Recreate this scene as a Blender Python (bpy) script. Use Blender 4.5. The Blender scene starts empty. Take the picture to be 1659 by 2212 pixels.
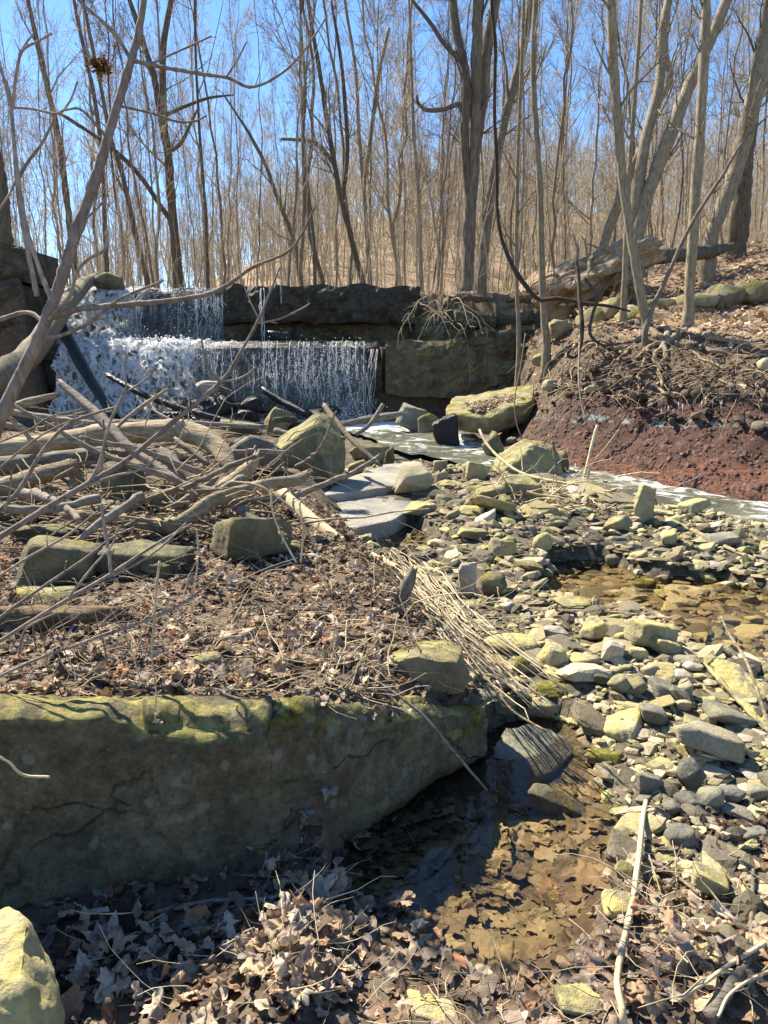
import bpy, bmesh, math
import numpy as np
from mathutils import Vector, Matrix

# ------------------------------------------------------------------ camera, sky, sun, exposure
CAM_H, PITCH, FPX, IW, IH = 1.6, math.radians(11.3), 1536.0, 1659.0, 2212.0
sc = bpy.context.scene
col = sc.collection
cd = bpy.data.cameras.new('camera')
cam = bpy.data.objects.new('camera', cd); col.objects.link(cam)
cam.location = (0, 0, CAM_H)
cam.rotation_euler = (math.pi/2 - PITCH, 0, 0)
cd.sensor_fit = 'VERTICAL'; cd.sensor_height = 24.0
cd.lens = 12.0 * FPX / (IH/2)
cd.clip_start = 0.05; cd.clip_end = 2000
sc.camera = cam

SUN_AZ, SUN_EL = math.radians(-46), math.radians(48)   # azimuth from +Y (ahead), negative = left
sun_dir = Vector((math.sin(SUN_AZ)*math.cos(SUN_EL), math.cos(SUN_AZ)*math.cos(SUN_EL), math.sin(SUN_EL)))
w = bpy.data.worlds.new('World'); sc.world = w; w.use_nodes = True
nt = w.node_tree; bg = nt.nodes['Background']
sky = nt.nodes.new('ShaderNodeTexSky'); sky.sky_type = 'NISHITA'; sky.sun_disc = False
sky.sun_elevation = SUN_EL; sky.sun_rotation = SUN_AZ
sky.air_density = 1.0; sky.dust_density = 0.05; sky.ozone_density = 4.5; sky.altitude = 400
hs = nt.nodes.new('ShaderNodeHueSaturation'); hs.inputs['Saturation'].default_value = 1.1
nt.links.new(sky.outputs[0], hs.inputs['Color']); nt.links.new(hs.outputs[0], bg.inputs[0]); bg.inputs[1].default_value = 0.085
sl = bpy.data.lights.new('sun', 'SUN'); sl.energy = 5.0; sl.angle = math.radians(0.5); sl.color = (1.0, 0.91, 0.74)
so = bpy.data.objects.new('sun', sl); col.objects.link(so)
so.rotation_euler = (-sun_dir).to_track_quat('-Z', 'Y').to_euler()
so['kind'] = 'helper'
vs = sc.view_settings
vs.view_transform = 'Standard'; vs.look = 'None'; vs.gamma = 1; vs.exposure = 1.5; vs.use_curve_mapping = False
sc.cycles.use_denoising = True
sc.cycles.max_bounces = 8; sc.cycles.transparent_max_bounces = 16
sc.cycles.caustics_reflective = False; sc.cycles.caustics_refractive = False
sc.cycles.sample_clamp_indirect = 6

# ------------------------------------------------------------------ pixel helpers (a pixel gives a direction, depth comes from the place)
CP, SP = math.cos(PITCH), math.sin(PITCH)
def ray(px, py):
    a = (px - IW/2)/FPX; b = (IH/2 - py)/FPX
    return np.array([a, CP + b*SP, -SP + b*CP])
ORG = np.array([0, 0, CAM_H])
def P(px, py, Y):
    d = ray(px, py); return ORG + d*(Y/d[1])
def rz(px, py, z):
    d = ray(px, py); return ORG + d*((z - CAM_H)/d[2])
def depth(p): return float(p[1]*CP - (p[2] - CAM_H)*SP)
def pix(p):
    t = depth(p); u = p[1]*SP + (p[2] - CAM_H)*CP
    return IW/2 + FPX*p[0]/t, IH/2 - FPX*u/t
def c1(x, y): return (.5*x, 553 + .5*y)
def c2(x, y): return (829.5 + .5*x, 553 + .5*y)
def c3(x, y): return (.5*x, 1037 + .5*y)
def c4(x, y): return (829.5 + .5*x, 1037 + .5*y)
def c5(x, y): return (.5*x, 1555 + .5*y)
def c6(x, y): return (829.5 + .5*x, 1555 + .5*y)
def c7(x, y): return (.5*x, .5*y)
def c8(x, y): return (829.5 + .5*x, .5*y)

# ------------------------------------------------------------------ noise
def _h(ix, iy, iz):
    n = (ix*374761393 + iy*668265263 + iz*2147483647 + 1013) & 0xffffffff
    n = ((n ^ (n >> 13))*1274126177) & 0xffffffff
    n = ((n ^ (n >> 16))*2246822519) & 0xffffffff
    return ((n ^ (n >> 15)) & 0xffff)/32767.5 - 1.0
def vn(p):
    p = np.asarray(p, float); i = np.floor(p).astype(np.int64); f = p - i; f = f*f*(3 - 2*f)
    x, y, z = i[..., 0], i[..., 1], i[..., 2]; fx, fy, fz = f[..., 0], f[..., 1], f[..., 2]
    def L(a, b, t): return a + (b - a)*t
    return L(L(L(_h(x,y,z), _h(x+1,y,z), fx), L(_h(x,y+1,z), _h(x+1,y+1,z), fx), fy),
             L(L(_h(x,y,z+1), _h(x+1,y,z+1), fx), L(_h(x,y+1,z+1), _h(x+1,y+1,z+1), fx), fy), fz)
def fbm(p, o=4, g=.5):
    p = np.asarray(p, float); s = 0; a = 1.0
    for k in range(o):
        s = s + a*vn(p + 17.3*k); p = p*2.03; a *= g
    return s
def n2(x, y, s, o=3, seed=0.0):
    return fbm(np.stack([x*s + seed, y*s - seed, np.zeros_like(x) + seed*.7], -1), o)
def ss(a, b, x):
    t = np.clip((x - a)/(b - a), 0, 1); return t*t*(3 - 2*t)
def lerp(a, b, t): return a + (b - a)*t

# ------------------------------------------------------------------ mesh helpers
def tag(o, label=None, cat=None, group=None, kind=None):
    if label: o['label'] = label
    if cat: o['category'] = cat
    if group: o['group'] = group
    if kind: o['kind'] = kind
    return o
def mk_mesh(name, V, F, mat=None, smooth=True, cols=None, fl=None):
    """F: list of (N,k) index arrays"""
    me = bpy.data.meshes.new(name)
    V = np.asarray(V, np.float32)
    F = [np.asarray(f, np.int32) for f in F if len(f)]
    loops = np.concatenate([f.ravel() for f in F]); sizes = np.concatenate([np.full(len(f), f.shape[1], np.int32) for f in F])
    me.vertices.add(len(V)); me.vertices.foreach_set('co', V.ravel())
    me.loops.add(len(loops)); me.loops.foreach_set('vertex_index', loops)
    me.polygons.add(len(sizes)); st = np.zeros(len(sizes), np.int32); st[1:] = np.cumsum(sizes)[:-1]
    me.polygons.foreach_set('loop_start', st); me.polygons.foreach_set('loop_total', sizes)
    me.polygons.foreach_set('use_smooth', np.full(len(sizes), smooth))
    if cols is not None:
        a = me.color_attributes.new('Col', 'FLOAT_COLOR', 'POINT')
        c = np.ones((len(V), 4), np.float32); c[:, :cols.shape[1]] = cols
        a.data.foreach_set('color', c.ravel())
    if mat: me.materials.append(mat)
    me.update(calc_edges=True); me.validate()
    return me
def ob(name, me, parent=None, loc=None, rot=None, scl=None):
    o = bpy.data.objects.new(name, me); col.objects.link(o)
    if parent is not None: o.parent = parent
    if loc is not None: o.location = loc
    if rot is not None: o.rotation_euler = rot
    if scl is not None: o.scale = scl
    return o
def empty(name, loc, label, cat, group=None):
    o = bpy.data.objects.new(name, None); col.objects.link(o); o.location = loc; o.empty_display_size = .1
    return tag(o, label, cat, group)
class Tubes:
    def __init__(s): s.V = []; s.F = []; s.T = []; s.n = 0
    def batch(s, Pt, R, n=5, cap=True):
        Pt = np.asarray(Pt, float); R = np.asarray(R, float)
        M, K, _ = Pt.shape
        T = np.gradient(Pt, axis=1); T /= np.linalg.norm(T, axis=2, keepdims=True) + 1e-9
        mean = np.abs(T.mean(1)); ref = np.eye(3)[np.argmin(mean, 1)][:, None, :]
        A = np.cross(T, ref); A /= np.linalg.norm(A, axis=2, keepdims=True) + 1e-9
        B = np.cross(T, A)
        th = np.arange(n)*2*math.pi/n
        ring = Pt[:, :, None, :] + R[:, :, None, None]*(np.cos(th)[None, None, :, None]*A[:, :, None, :] + np.sin(th)[None, None, :, None]*B[:, :, None, :])
        idx = (np.arange(M*K*n).reshape(M, K, n)) + s.n
        a = idx[:, :-1, :]; b = idx[:, 1:, :]
        s.F.append(np.stack([a, np.roll(a, -1, 2), np.roll(b, -1, 2), b], -1).reshape(-1, 4))
        if cap:
            for e, rev in ((0, True), (K-1, False)):
                c = idx[:, e, :]
                if rev: c = c[:, ::-1]
                for k in range(1, n-1): s.T.append(np.stack([c[:, 0], c[:, k], c[:, k+1]], -1))
        s.V.append(ring.reshape(-1, 3)); s.n += M*K*n
        return s
    def mesh(s, name, mat, origin=None, smooth=True):
        V = np.concatenate(s.V)
        if origin is not None: V = V - np.asarray(origin)
        return mk_mesh(name, V, [np.concatenate(s.F)] + ([np.concatenate(s.T)] if s.T else []), mat, smooth)
def resample(pts, step=None, n=None):
    """Catmull-Rom through pts (rows may carry extra columns)"""
    p = np.asarray(pts, float)
    if len(p) == 2: p = np.vstack([p[0], (p[0]+p[1])/2, p[1]])
    q = np.vstack([2*p[0]-p[1], p, 2*p[-1]-p[-2]]); out = []
    for i in range(1, len(q)-2):
        for t in np.linspace(0, 1, 12, endpoint=False):
            a, b, c, d = q[i-1], q[i], q[i+1], q[i+2]
            out.append(.5*((2*b) + (-a+c)*t + (2*a-5*b+4*c-d)*t*t + (-a+3*b-3*c+d)*t**3))
    out.append(p[-1]); out = np.array(out)
    L = np.concatenate([[0], np.cumsum(np.linalg.norm(np.diff(out[:, :3], axis=0), axis=1))])
    if n is None: n = max(4, int(L[-1]/step) + 1)
    t = np.linspace(0, L[-1], n)
    return np.stack([np.interp(t, L, out[:, k]) for k in range(out.shape[1])], -1)

# ------------------------------------------------------------------ materials
def NM(name):
    m = bpy.data.materials.new(name); m.use_nodes = True
    return m, m.node_tree.nodes, m.node_tree.links, m.node_tree.nodes['Principled BSDF']
class N:
    def __init__(s, name):
        s.m, s.nodes, s.links, s.b = NM(name); s.g = s.nodes.new('ShaderNodeNewGeometry'); s._pos = s.g.outputs['Position']
    def val(s, x, sock):
        if hasattr(x, 'is_output'): s.links.new(x, sock)
        else: sock.default_value = x
    def new(s, t, **kw):
        n = s.nodes.new(t)
        for k, v in kw.items(): setattr(n, k, v)
        return n
    def scale(s, vec, v):
        n = s.new('ShaderNodeVectorMath', operation='MULTIPLY'); s.links.new(vec, n.inputs[0]); n.inputs[1].default_value = v; return n.outputs[0]
    def noise(s, sc_, detail=4, rough=.55, vec=None, dist=0.0):
        n = s.new('ShaderNodeTexNoise'); n.inputs['Scale'].default_value = sc_; n.inputs['Detail'].default_value = detail
        n.inputs['Roughness'].default_value = rough; n.inputs['Distortion'].default_value = dist
        s.links.new(vec or s._pos, n.inputs['Vector']); return n.outputs[0]
    def ramp(s, f, stops):
        n = s.new('ShaderNodeValToRGB'); e = n.color_ramp.elements
        while len(e) < len(stops): e.new(.5)
        for el, (p, c) in zip(e, stops): el.position = p; el.color = (*c, 1) if len(c) == 3 else c
        s.links.new(f, n.inputs[0]); return n.outputs[0]
    def step(s, f, a, b):
        n = s.new('ShaderNodeMapRange', interpolation_type='SMOOTHSTEP'); s.links.new(f, n.inputs[0]); n.inputs[1].default_value = a; n.inputs[2].default_value = b
        return n.outputs[0]
    def math(s, op, a, b=0.0):
        n = s.new('ShaderNodeMath', operation=op); s.val(a, n.inputs[0]); s.val(b, n.inputs[1]); return n.outputs[0]
    def mix(s, f, a, b, bt='MIX'):
        n = s.new('ShaderNodeMix', data_type='RGBA', blend_type=bt)
        s.val(f, n.inputs[0])
        for x, k in ((a, 6), (b, 7)): s.val((*x, 1) if isinstance(x, tuple) and len(x) == 3 else x, n.inputs[k])
        return n.outputs[2]
    def nz(s):
        n = s.new('ShaderNodeSeparateXYZ'); s.links.new(s.g.outputs['Normal'], n.inputs[0]); return n.outputs[2]
    def xyz(s):
        n = s.new('ShaderNodeSeparateXYZ'); s.links.new(s._pos, n.inputs[0]); return n.outputs
    def rnd(s): return s.new('ShaderNodeObjectInfo').outputs['Random']
    def attr(s, name='Col'):
        n = s.new('ShaderNodeAttribute', attribute_name=name); return n.outputs
    def sep(s, c):
        n = s.new('ShaderNodeSeparateColor'); s.links.new(c, n.inputs[0]); return n.outputs
    def bump(s, h, strength=.5, dist=.02, prev=None):
        n = s.new('ShaderNodeBump'); n.inputs['Strength'].default_value = strength; n.inputs['Distance'].default_value = dist
        s.links.new(h, n.inputs['Height'])
        if prev: s.links.new(prev, n.inputs['Normal'])
        return n.outputs[0]
    def done(s, colr, rough=.85, normal=None, spec=.3):
        s.val((*colr, 1) if isinstance(colr, tuple) else colr, s.b.inputs['Base Color']); s.val(rough, s.b.inputs['Roughness'])
        s.b.inputs['Specular IOR Level'].default_value = spec
        if normal: s.links.new(normal, s.b.inputs['Normal'])
        return s.m

def rock_mat(name, c0, c1_, c2_, lichen=(.30, .27, .075), lich=.5, moss=0.0, rough=.88, spots=0.0, upr_=(-.15, .6), grain=False):
    n = N(name)
    f = n.noise(5, 6, .65); c = n.ramp(f, [(.3, c0), (.5, c1_), (.7, c2_)])
    fine = n.noise(70, 3, .6); c = n.mix(.5, c, n.ramp(fine, [(.3, (.55, .55, .55)), (.7, (1.25, 1.25, 1.25))]), 'MULTIPLY')
    r = n.rnd(); c = n.mix(1.0, c, n.ramp(r, [(0, (.72, .72, .75)), (.5, (1, 1, .97)), (1, (1.22, 1.18, 1.1))]), 'MULTIPLY')
    up = n.nz(); l1 = n.noise(9, 5, .7)
    ml = n.math('MULTIPLY', n.step(up, *upr_), n.step(l1, .60 - .3*lich, .68 - .18*lich))
    c = n.mix(n.math('MULTIPLY', ml, min(1, lich*1.35)), c, n.mix(n.noise(40, 2), lichen, tuple(x*1.5 for x in lichen)))
    if moss:
        mm = n.math('MULTIPLY', n.step(up, .0, .6), n.step(n.noise(4, 4), .62 - .3*moss, .7 - .3*moss))
        c = n.mix(mm, c, n.ramp(n.noise(55, 3), [(.3, (.07, .07, .012)), (.7, (.27, .235, .035))]))
    if grain:
        g1 = n.noise(26, 7, .78); c = n.mix(.8, c, n.ramp(g1, [(.33, (.38, .37, .35)), (.5, (.95, .95, .93)), (.67, (1.6, 1.57, 1.5))]), 'MULTIPLY')
        wv = n.new('ShaderNodeVectorMath', operation='ADD'); n.links.new(n.scale(n._pos, (1.5, 1.5, 2.4)), wv.inputs[0]); nn_ = n.new('ShaderNodeTexNoise'); nn_.inputs['Scale'].default_value = 4; nn_.inputs['Detail'].default_value = 6; n.links.new(n._pos, nn_.inputs['Vector']); n.links.new(n.scale(nn_.outputs['Color'], (.5, .5, .5)), wv.inputs[1])
        vc = n.new('ShaderNodeTexVoronoi', feature='DISTANCE_TO_EDGE'); vc.inputs['Scale'].default_value = 1; n.links.new(wv.outputs[0], vc.inputs['Vector'])
        crk = n.math('MULTIPLY', n.math('SUBTRACT', 1.0, n.step(vc.outputs['Distance'], .0, .014)), n.step(n.noise(2.2, 3), .46, .56)); c = n.mix(n.math('MULTIPLY', crk, .5), c, (.03, .024, .016))
    if spots:
        v = n.new('ShaderNodeTexVoronoi'); v.inputs['Scale'].default_value = 13; n.links.new(n._pos, v.inputs['Vector'])
        cs = n.sep(v.outputs['Color'])[0]
        dd = n.math('ADD', v.outputs['Distance'], n.math('MULTIPLY', n.noise(38, 4), .5))
        sp = n.math('MULTIPLY', n.math('SUBTRACT', 1.0, n.step(dd, .40, .52)), n.step(cs, .62, .64))
        c = n.mix(n.math('MULTIPLY', sp, spots), c, (.40, .37, .30))
    b = n.bump(n.noise(14, 8, .72), .7, .05)
    if grain: b = n.bump(n.math('SUBTRACT', g1, crk), 1.0, .03, b); b = n.bump(fine, .5, .008, b)
    return n.done(c, rough, b)
ROCK = {
 'lemon': rock_mat('stone_lichen_yellow', (.24,.21,.13), (.36,.32,.20), (.46,.42,.28), (.42,.35,.13), .66),
 'olive': rock_mat('stone_olive', (.13,.115,.07), (.22,.195,.125), (.31,.28,.19), (.29,.26,.085), .55, .1),
 'tan':   rock_mat('stone_tan', (.27,.22,.15), (.40,.34,.23), (.50,.44,.32), (.36,.32,.15), .3),
 'pink':  rock_mat('stone_pinkish', (.36,.30,.23), (.49,.42,.34), (.58,.52,.44), (.38,.35,.2), .2),
 'grey':  rock_mat('stone_grey_shaded', (.115,.11,.09), (.19,.18,.145), (.28,.265,.215), (.25,.235,.12), .35),  # grey stone, darkened so the colour carries the shade over the cobbles
 'dark':  rock_mat('stone_dark_shaded', (.065,.057,.037), (.125,.11,.07), (.2,.178,.115), (.2,.18,.07), .5, .12),  # dark olive with the shade on the left boulders put into it
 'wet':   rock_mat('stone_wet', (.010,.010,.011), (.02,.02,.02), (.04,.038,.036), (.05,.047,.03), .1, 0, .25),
 'moss':  rock_mat('stone_mossy', (.12,.10,.06), (.2,.175,.11), (.28,.25,.16), (.28,.255,.09), .5, .42),
 'boulder': rock_mat('sandstone_boulder', (.12,.104,.062), (.205,.176,.11), (.30,.26,.17), (.34,.30,.10), .62, .12, .92, .55, (.2, .65), True),
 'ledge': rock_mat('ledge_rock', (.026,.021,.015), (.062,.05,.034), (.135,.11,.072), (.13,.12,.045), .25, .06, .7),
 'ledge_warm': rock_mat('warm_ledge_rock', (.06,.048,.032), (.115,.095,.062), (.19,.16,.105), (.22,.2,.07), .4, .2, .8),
 'slab':  rock_mat('smooth_slab_rock', (.24,.22,.19), (.31,.29,.25), (.37,.35,.30), (.3,.28,.2), .1, 0, .6),
 'ledge_pale': rock_mat('mossy_outcrop_rock', (.15,.12,.07), (.26,.215,.135), (.36,.31,.21), (.3,.28,.09), .4, .32),
}
def wood_mat(name, a, b, c, along=(18, 18, 18), bumpd=.01, rough=.85, var=.25):
    n = N(name)
    v = n.scale(n._pos, along)
    f = n.noise(1.0, 5, .65, v, .6); cc = n.ramp(f, [(.3, a), (.5, b), (.72, c)])
    r = n.rnd(); cc = n.mix(1.0, cc, n.ramp(r, [(0, (1-var,)*3), (1, (1+var,)*3)]), 'MULTIPLY')
    cc = n.mix(.45, cc, n.ramp(n.noise(7, 4), [(.3, (.6, .58, .55)), (.7, (1.2, 1.2, 1.2))]), 'MULTIPLY')
    return n.done(cc, rough, n.bump(n.noise(1.0, 7, .75, n.scale(n._pos, tuple(a*2.2 for a in along))), .6, bumpd*.8, n.bump(f, .8, bumpd*1.3)))
BARK = {
 'grey':  wood_mat('bark_grey', (.10,.08,.058), (.19,.158,.118), (.31,.262,.20), (26, 26, 5), .02),
 'brown': wood_mat('bark_brown', (.07,.052,.036), (.14,.107,.074), (.24,.19,.135), (24, 24, 4), .02),
 'pale':  wood_mat('bark_pale', (.14,.108,.068), (.26,.21,.14), (.40,.335,.235), (34, 34, 7), .02),
 'shag':  wood_mat('bark_shaggy', (.07,.052,.035), (.18,.14,.10), (.34,.28,.20), (30, 30, 3), .04),
 'twig':  wood_mat('bark_twig', (.12,.09,.065), (.22,.18,.14), (.33,.28,.22), (30, 30, 8), .01),
 'twigsun': wood_mat('bark_twig_sunlit', (.24,.195,.13), (.42,.35,.245), (.58,.50,.37), (30, 30, 8), .004),  # paler copy of the twig bark, sunlight put into the colour
 'sapling': wood_mat('bark_sapling', (.14,.105,.085), (.27,.215,.175), (.40,.335,.28), (40, 40, 14), .006),
 'vine':  wood_mat('bark_vine', (.03,.02,.015), (.06,.043,.032), (.10,.075,.055), (30, 30, 10), .01),
 'drift': wood_mat('driftwood', (.16,.11,.065), (.32,.25,.16), (.47,.39,.27), (9, 40, 40), .02),
 'driftgrey': wood_mat('driftwood_grey', (.12,.095,.07), (.25,.21,.165), (.38,.33,.27), (9, 40, 40), .02),
 'rotten': wood_mat('rotten_wood', (.09,.05,.025), (.24,.16,.085), (.40,.29,.17), (6, 60, 60), .03),
 'wet':   wood_mat('wet_wood', (.008,.008,.009), (.02,.019,.02), (.045,.042,.042), (12, 30, 30), .015, .3),
 'straw': wood_mat('dry_stalk', (.36,.28,.16), (.50,.41,.26), (.62,.53,.37), (20, 20, 20), .004),
 'root':  wood_mat('root_bark', (.14,.095,.055), (.27,.2,.13), (.4,.31,.21), (16, 16, 16), .015),
}
def leaf_mat(name, mud=None, mudf=0):
    n = N(name); c = n.attr()[0]
    c = n.mix(.55, c, n.ramp(n.noise(60, 4, .7), [(.3, (.55, .5, .48)), (.7, (1.2, 1.2, 1.2))]), 'MULTIPLY')
    if mud: c = n.mix(n.math('MULTIPLY', n.step(n.noise(3, 4), .35, .55), mudf), c, mud)
    n.done(c, .75, n.bump(n.noise(90, 2), .4, .004))
    tr = n.new('ShaderNodeBsdfTranslucent'); n.links.new(c, tr.inputs[0])
    mx = n.new('ShaderNodeMixShader'); mx.inputs[0].default_value = .22
    n.links.new(n.b.outputs[0], mx.inputs[1]); n.links.new(tr.outputs[0], mx.inputs[2])
    n.links.new(mx.outputs[0], n.nodes['Material Output'].inputs[0]); return n.m
LEAF = leaf_mat('dead_leaf'); LEAFW = leaf_mat('drowned_leaf', (.30, .235, .13), .55)
def vcol_mat(name, rough=.85):
    n = N(name); c = n.attr()[0]
    fine = n.noise(60, 4, .6); c = n.mix(.55, c, n.ramp(fine, [(.3, (.5, .5, .5)), (.7, (1.3, 1.3, 1.3))]), 'MULTIPLY')
    return n.done(c, rough, n.bump(fine, .6, .01))
GRAVEL = vcol_mat('gravel'); FLAKE = vcol_mat('shale_flake')
def ground_mat():
    n = N('ground'); z = n.sep(n.attr('Col')[0])
    soil = n.ramp(n.noise(12, 6, .7), [(.3, (.02, .014, .009)), (.55, (.055, .04, .027)), (.75, (.10, .078, .055))])
    leafy = n.ramp(n.noise(9, 6, .75), [(.3, (.10, .06, .035)), (.5, (.24, .165, .10)), (.7, (.40, .30, .2))])
    vv = n.new('ShaderNodeTexVoronoi'); vv.inputs['Scale'].default_value = 55; n.links.new(n._pos, vv.inputs['Vector'])
    grav = n.mix(.6, n.ramp(n.noise(20, 5, .7), [(.3, (.05, .04, .026)), (.55, (.11, .092, .06)), (.75, (.22, .19, .13))]), n.ramp(n.sep(vv.outputs['Color'])[0], [(0, (.2,.2,.2)), (1, (.8,.8,.8))]), 'OVERLAY')  # ground colour darkened to paint the shade in gaps between stones
    sh = n.ramp(n.noise(16, 6, .75, n.scale(n._pos, (1, 1, 2.2))), [(.28, (.024, .011, .008)), (.5, (.066, .031, .022)), (.68, (.11, .058, .043)), (.85, (.16, .098, .077))])
    xz = n.xyz(); zz = n.math('ADD', xz[2], n.math('MULTIPLY', n.noise(1.2, 3), .35))
    low = n.math('SUBTRACT', 1.0, n.step(zz, .5, .78))
    sh = n.mix(n.math('MULTIPLY', low, n.step(n.noise(7, 5, .6, n.scale(n._pos, (1, 1, 7))), .40, .58)), sh, (.19, .075, .04))
    band = n.math('MULTIPLY', n.math('MULTIPLY', n.step(zz, 1.02, 1.07), n.math('SUBTRACT', 1.0, n.step(zz, 1.11, 1.18))), n.step(n.noise(6, 4, .7), .45, .6))
    sh = n.mix(n.math('MULTIPLY', band, .75), sh, (.26, .32, .29))
    c = n.mix(z[2], soil, leafy); c = n.mix(z[1], c, grav); c = n.mix(z[0], c, sh)
    b = n.bump(n.noise(22, 6, .75), .6, .02); b = n.bump(n.noise(110, 3, .6), .5, .008, b)
    return n.done(c, .9, b)
GROUND = ground_mat()
def clear_water(name, tint, wav=9, bumps=.08):
    n = N(name)
    t = n.new('ShaderNodeBsdfTransparent'); t.inputs[0].default_value = (*tint, 1)
    g = n.new('ShaderNodeBsdfGlossy'); g.inputs['Roughness'].default_value = .02
    fr = n.new('ShaderNodeFresnel'); fr.inputs[0].default_value = 1.33
    b = n.bump(n.noise(wav, 3, .5), bumps, .01)
    n.links.new(b, g.inputs['Normal']); n.links.new(b, fr.inputs['Normal'])
    mx = n.new('ShaderNodeMixShader'); n.links.new(fr.outputs[0], mx.inputs[0]); n.links.new(t.outputs[0], mx.inputs[1]); n.links.new(g.outputs[0], mx.inputs[2])
    n.links.new(mx.outputs[0], n.nodes['Material Output'].inputs[0]); n.nodes.remove(n.b); return n.m
POOLW = clear_water('clear_pool_water', (.84, .80, .72))
PUDW = clear_water('clear_puddle_water', (.82, .78, .68), 14, .12)
def stream_mat():
    n = N('stream_water')
    f = n.noise(2.6, 6, .7, n.scale(n._pos, (1, 1.6, 1)), 1.2); foam = n.step(n.math('ADD', f, n.math('MULTIPLY', n.sep(n.attr()[0])[0], .34)), .50, .72)
    c = n.mix(foam, n.ramp(n.noise(1.5, 3), [(.3, (.07, .075, .045)), (.7, (.16, .16, .105))]), (.82, .84, .82))
    b = n.bump(n.noise(9, 5, .6, n.scale(n._pos, (1, 1.8, 1))), .7, .06)
    return n.done(c, n.math('ADD', .07, n.math('MULTIPLY', foam, .5)), b, .6)
STREAM = stream_mat()
def fall_mat():
    n = N('falling_water'); a = n.sep(n.attr()[0])      # R froth, G reach of the thin film
    st = n.noise(1.0, 5, .65, n.scale(n._pos, (20, 20, 0.9)), .6)
    v = n.new('ShaderNodeTexVoronoi', feature='DISTANCE_TO_EDGE'); v.inputs['Scale'].default_value = 1
    wv = n.new('ShaderNodeVectorMath', operation='ADD'); nn = n.new('ShaderNodeTexNoise'); nn.inputs['Scale'].default_value = 5; nn.inputs['Detail'].default_value = 4; n.links.new(n._pos, nn.inputs['Vector'])
    sc3 = n.scale(n._pos, (6, 6, 4.2)); n.links.new(sc3, wv.inputs[0]); n.links.new(n.scale(nn.outputs['Color'], (1.6, 1.6, 1.6)), wv.inputs[1]); n.links.new(wv.outputs[0], v.inputs['Vector'])
    lace = n.math('SUBTRACT', 1.0, n.step(v.outputs['Distance'], .04, .20))
    lump = n.step(n.noise(1.0, 7, .72, n.scale(n._pos, (6.5, 6.5, 3.2)), .8), .47, .62)
    froth = n.math('MINIMUM', 1.0, n.math('ADD', n.math('MULTIPLY', lace, .75), n.math('MULTIPLY', lump, .8)))
    streak = n.step(st, .53, .70)
    froth = n.math('MULTIPLY', froth, .95)
    al = n.math('ADD', n.math('MULTIPLY', froth, a[0]), n.math('MULTIPLY', n.math('MULTIPLY', streak, a[1]), .95))
    al = n.math('MINIMUM', 1.0, al)
    d = n.new('ShaderNodeBsdfDiffuse'); d.inputs[0].default_value = (.92, .94, .96, 1)
    tr = n.new('ShaderNodeBsdfTranslucent'); tr.inputs[0].default_value = (.92, .94, .96, 1)
    m1 = n.new('ShaderNodeMixShader'); m1.inputs[0].default_value = .5; n.links.new(d.outputs[0], m1.inputs[1]); n.links.new(tr.outputs[0], m1.inputs[2])
    t = n.new('ShaderNodeBsdfTransparent'); t.inputs[0].default_value = (.95, .96, .97, 1)
    g = n.new('ShaderNodeBsdfGlossy'); g.inputs['Roughness'].default_value = .18
    b = n.bump(st, .6, .05); n.links.new(b, g.inputs['Normal'])
    m0 = n.new('ShaderNodeMixShader'); m0.inputs[0].default_value = .025; n.links.new(t.outputs[0], m0.inputs[1]); n.links.new(g.outputs[0], m0.inputs[2])
    m2 = n.new('ShaderNodeMixShader'); n.links.new(al, m2.inputs[0]); n.links.new(m0.outputs[0], m2.inputs[1]); n.links.new(m1.outputs[0], m2.inputs[2])
    n.links.new(m2.outputs[0], n.nodes['Material Output'].inputs[0]); n.nodes.remove(n.b); return n.m
FALLM = fall_mat()
def froth_mat():
    n = N('white_water')
    d = n.b; d.inputs['Base Color'].default_value = (.92, .94, .96, 1); d.inputs['Roughness'].default_value = .35
    tr = n.new('ShaderNodeBsdfTranslucent'); tr.inputs[0].default_value = (.92, .94, .96, 1)
    m1 = n.new('ShaderNodeMixShader'); m1.inputs[0].default_value = .45; n.links.new(d.outputs[0], m1.inputs[1]); n.links.new(tr.outputs[0], m1.inputs[2])
    n.links.new(m1.outputs[0], n.nodes['Material Output'].inputs[0]); return n.m
FROTH = froth_mat()
nI = N('ice'); nI.b.inputs['Transmission Weight'].default_value = .6; ICE = nI.done((.85, .88, .9), .25)
nB = N('blue_plastic'); BLUE = nB.done((.02, .22, .45), .4)

# ------------------------------------------------------------------ terrain
def poly_sd(x, y, poly):
    """signed distance to polygon, negative inside"""
    d = np.full(x.shape, 1e9); ins = np.zeros(x.shape, bool); n = len(poly)
    for i in range(n):
        ax, ay = poly[i]; bx, by = poly[(i+1) % n]; ex, ey = bx-ax, by-ay
        t = np.clip(((x-ax)*ex + (y-ay)*ey)/(ex*ex+ey*ey), 0, 1)
        d = np.minimum(d, np.hypot(x-ax-t*ex, y-ay-t*ey))
        c = (ay > y) != (by > y)
        with np.errstate(divide='ignore', invalid='ignore'): ins ^= c & (x < (bx-ax)*(y-ay)/(by-ay + 1e-12) + ax)
    return np.where(ins, -d, d)
POOL = [tuple(rz(a, b, 0)[:2]) for a, b in [(690,1890),(745,1800),(860,1730),(960,1650),(1040,1580),(1120,1550),(1200,1540),(1255,1570),(1290,1640),(1320,1710),(1345,1800),(1320,1900),(1300,2000),(1265,2100),(1110,2150),(965,2100),(920,2010),(860,1960),(770,1965)]]
PUD_Z = .08
PUD = [tuple(rz(a, b, PUD_Z)[:2]) for a, b in [(1140,1265),(1190,1213),(1300,1205),(1400,1240),(1560,1248),(1700,1280),(1780,1400),(1640,1425),(1500,1405),(1440,1345),(1300,1312),(1200,1295)]]
PU2_Z = .17
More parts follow.
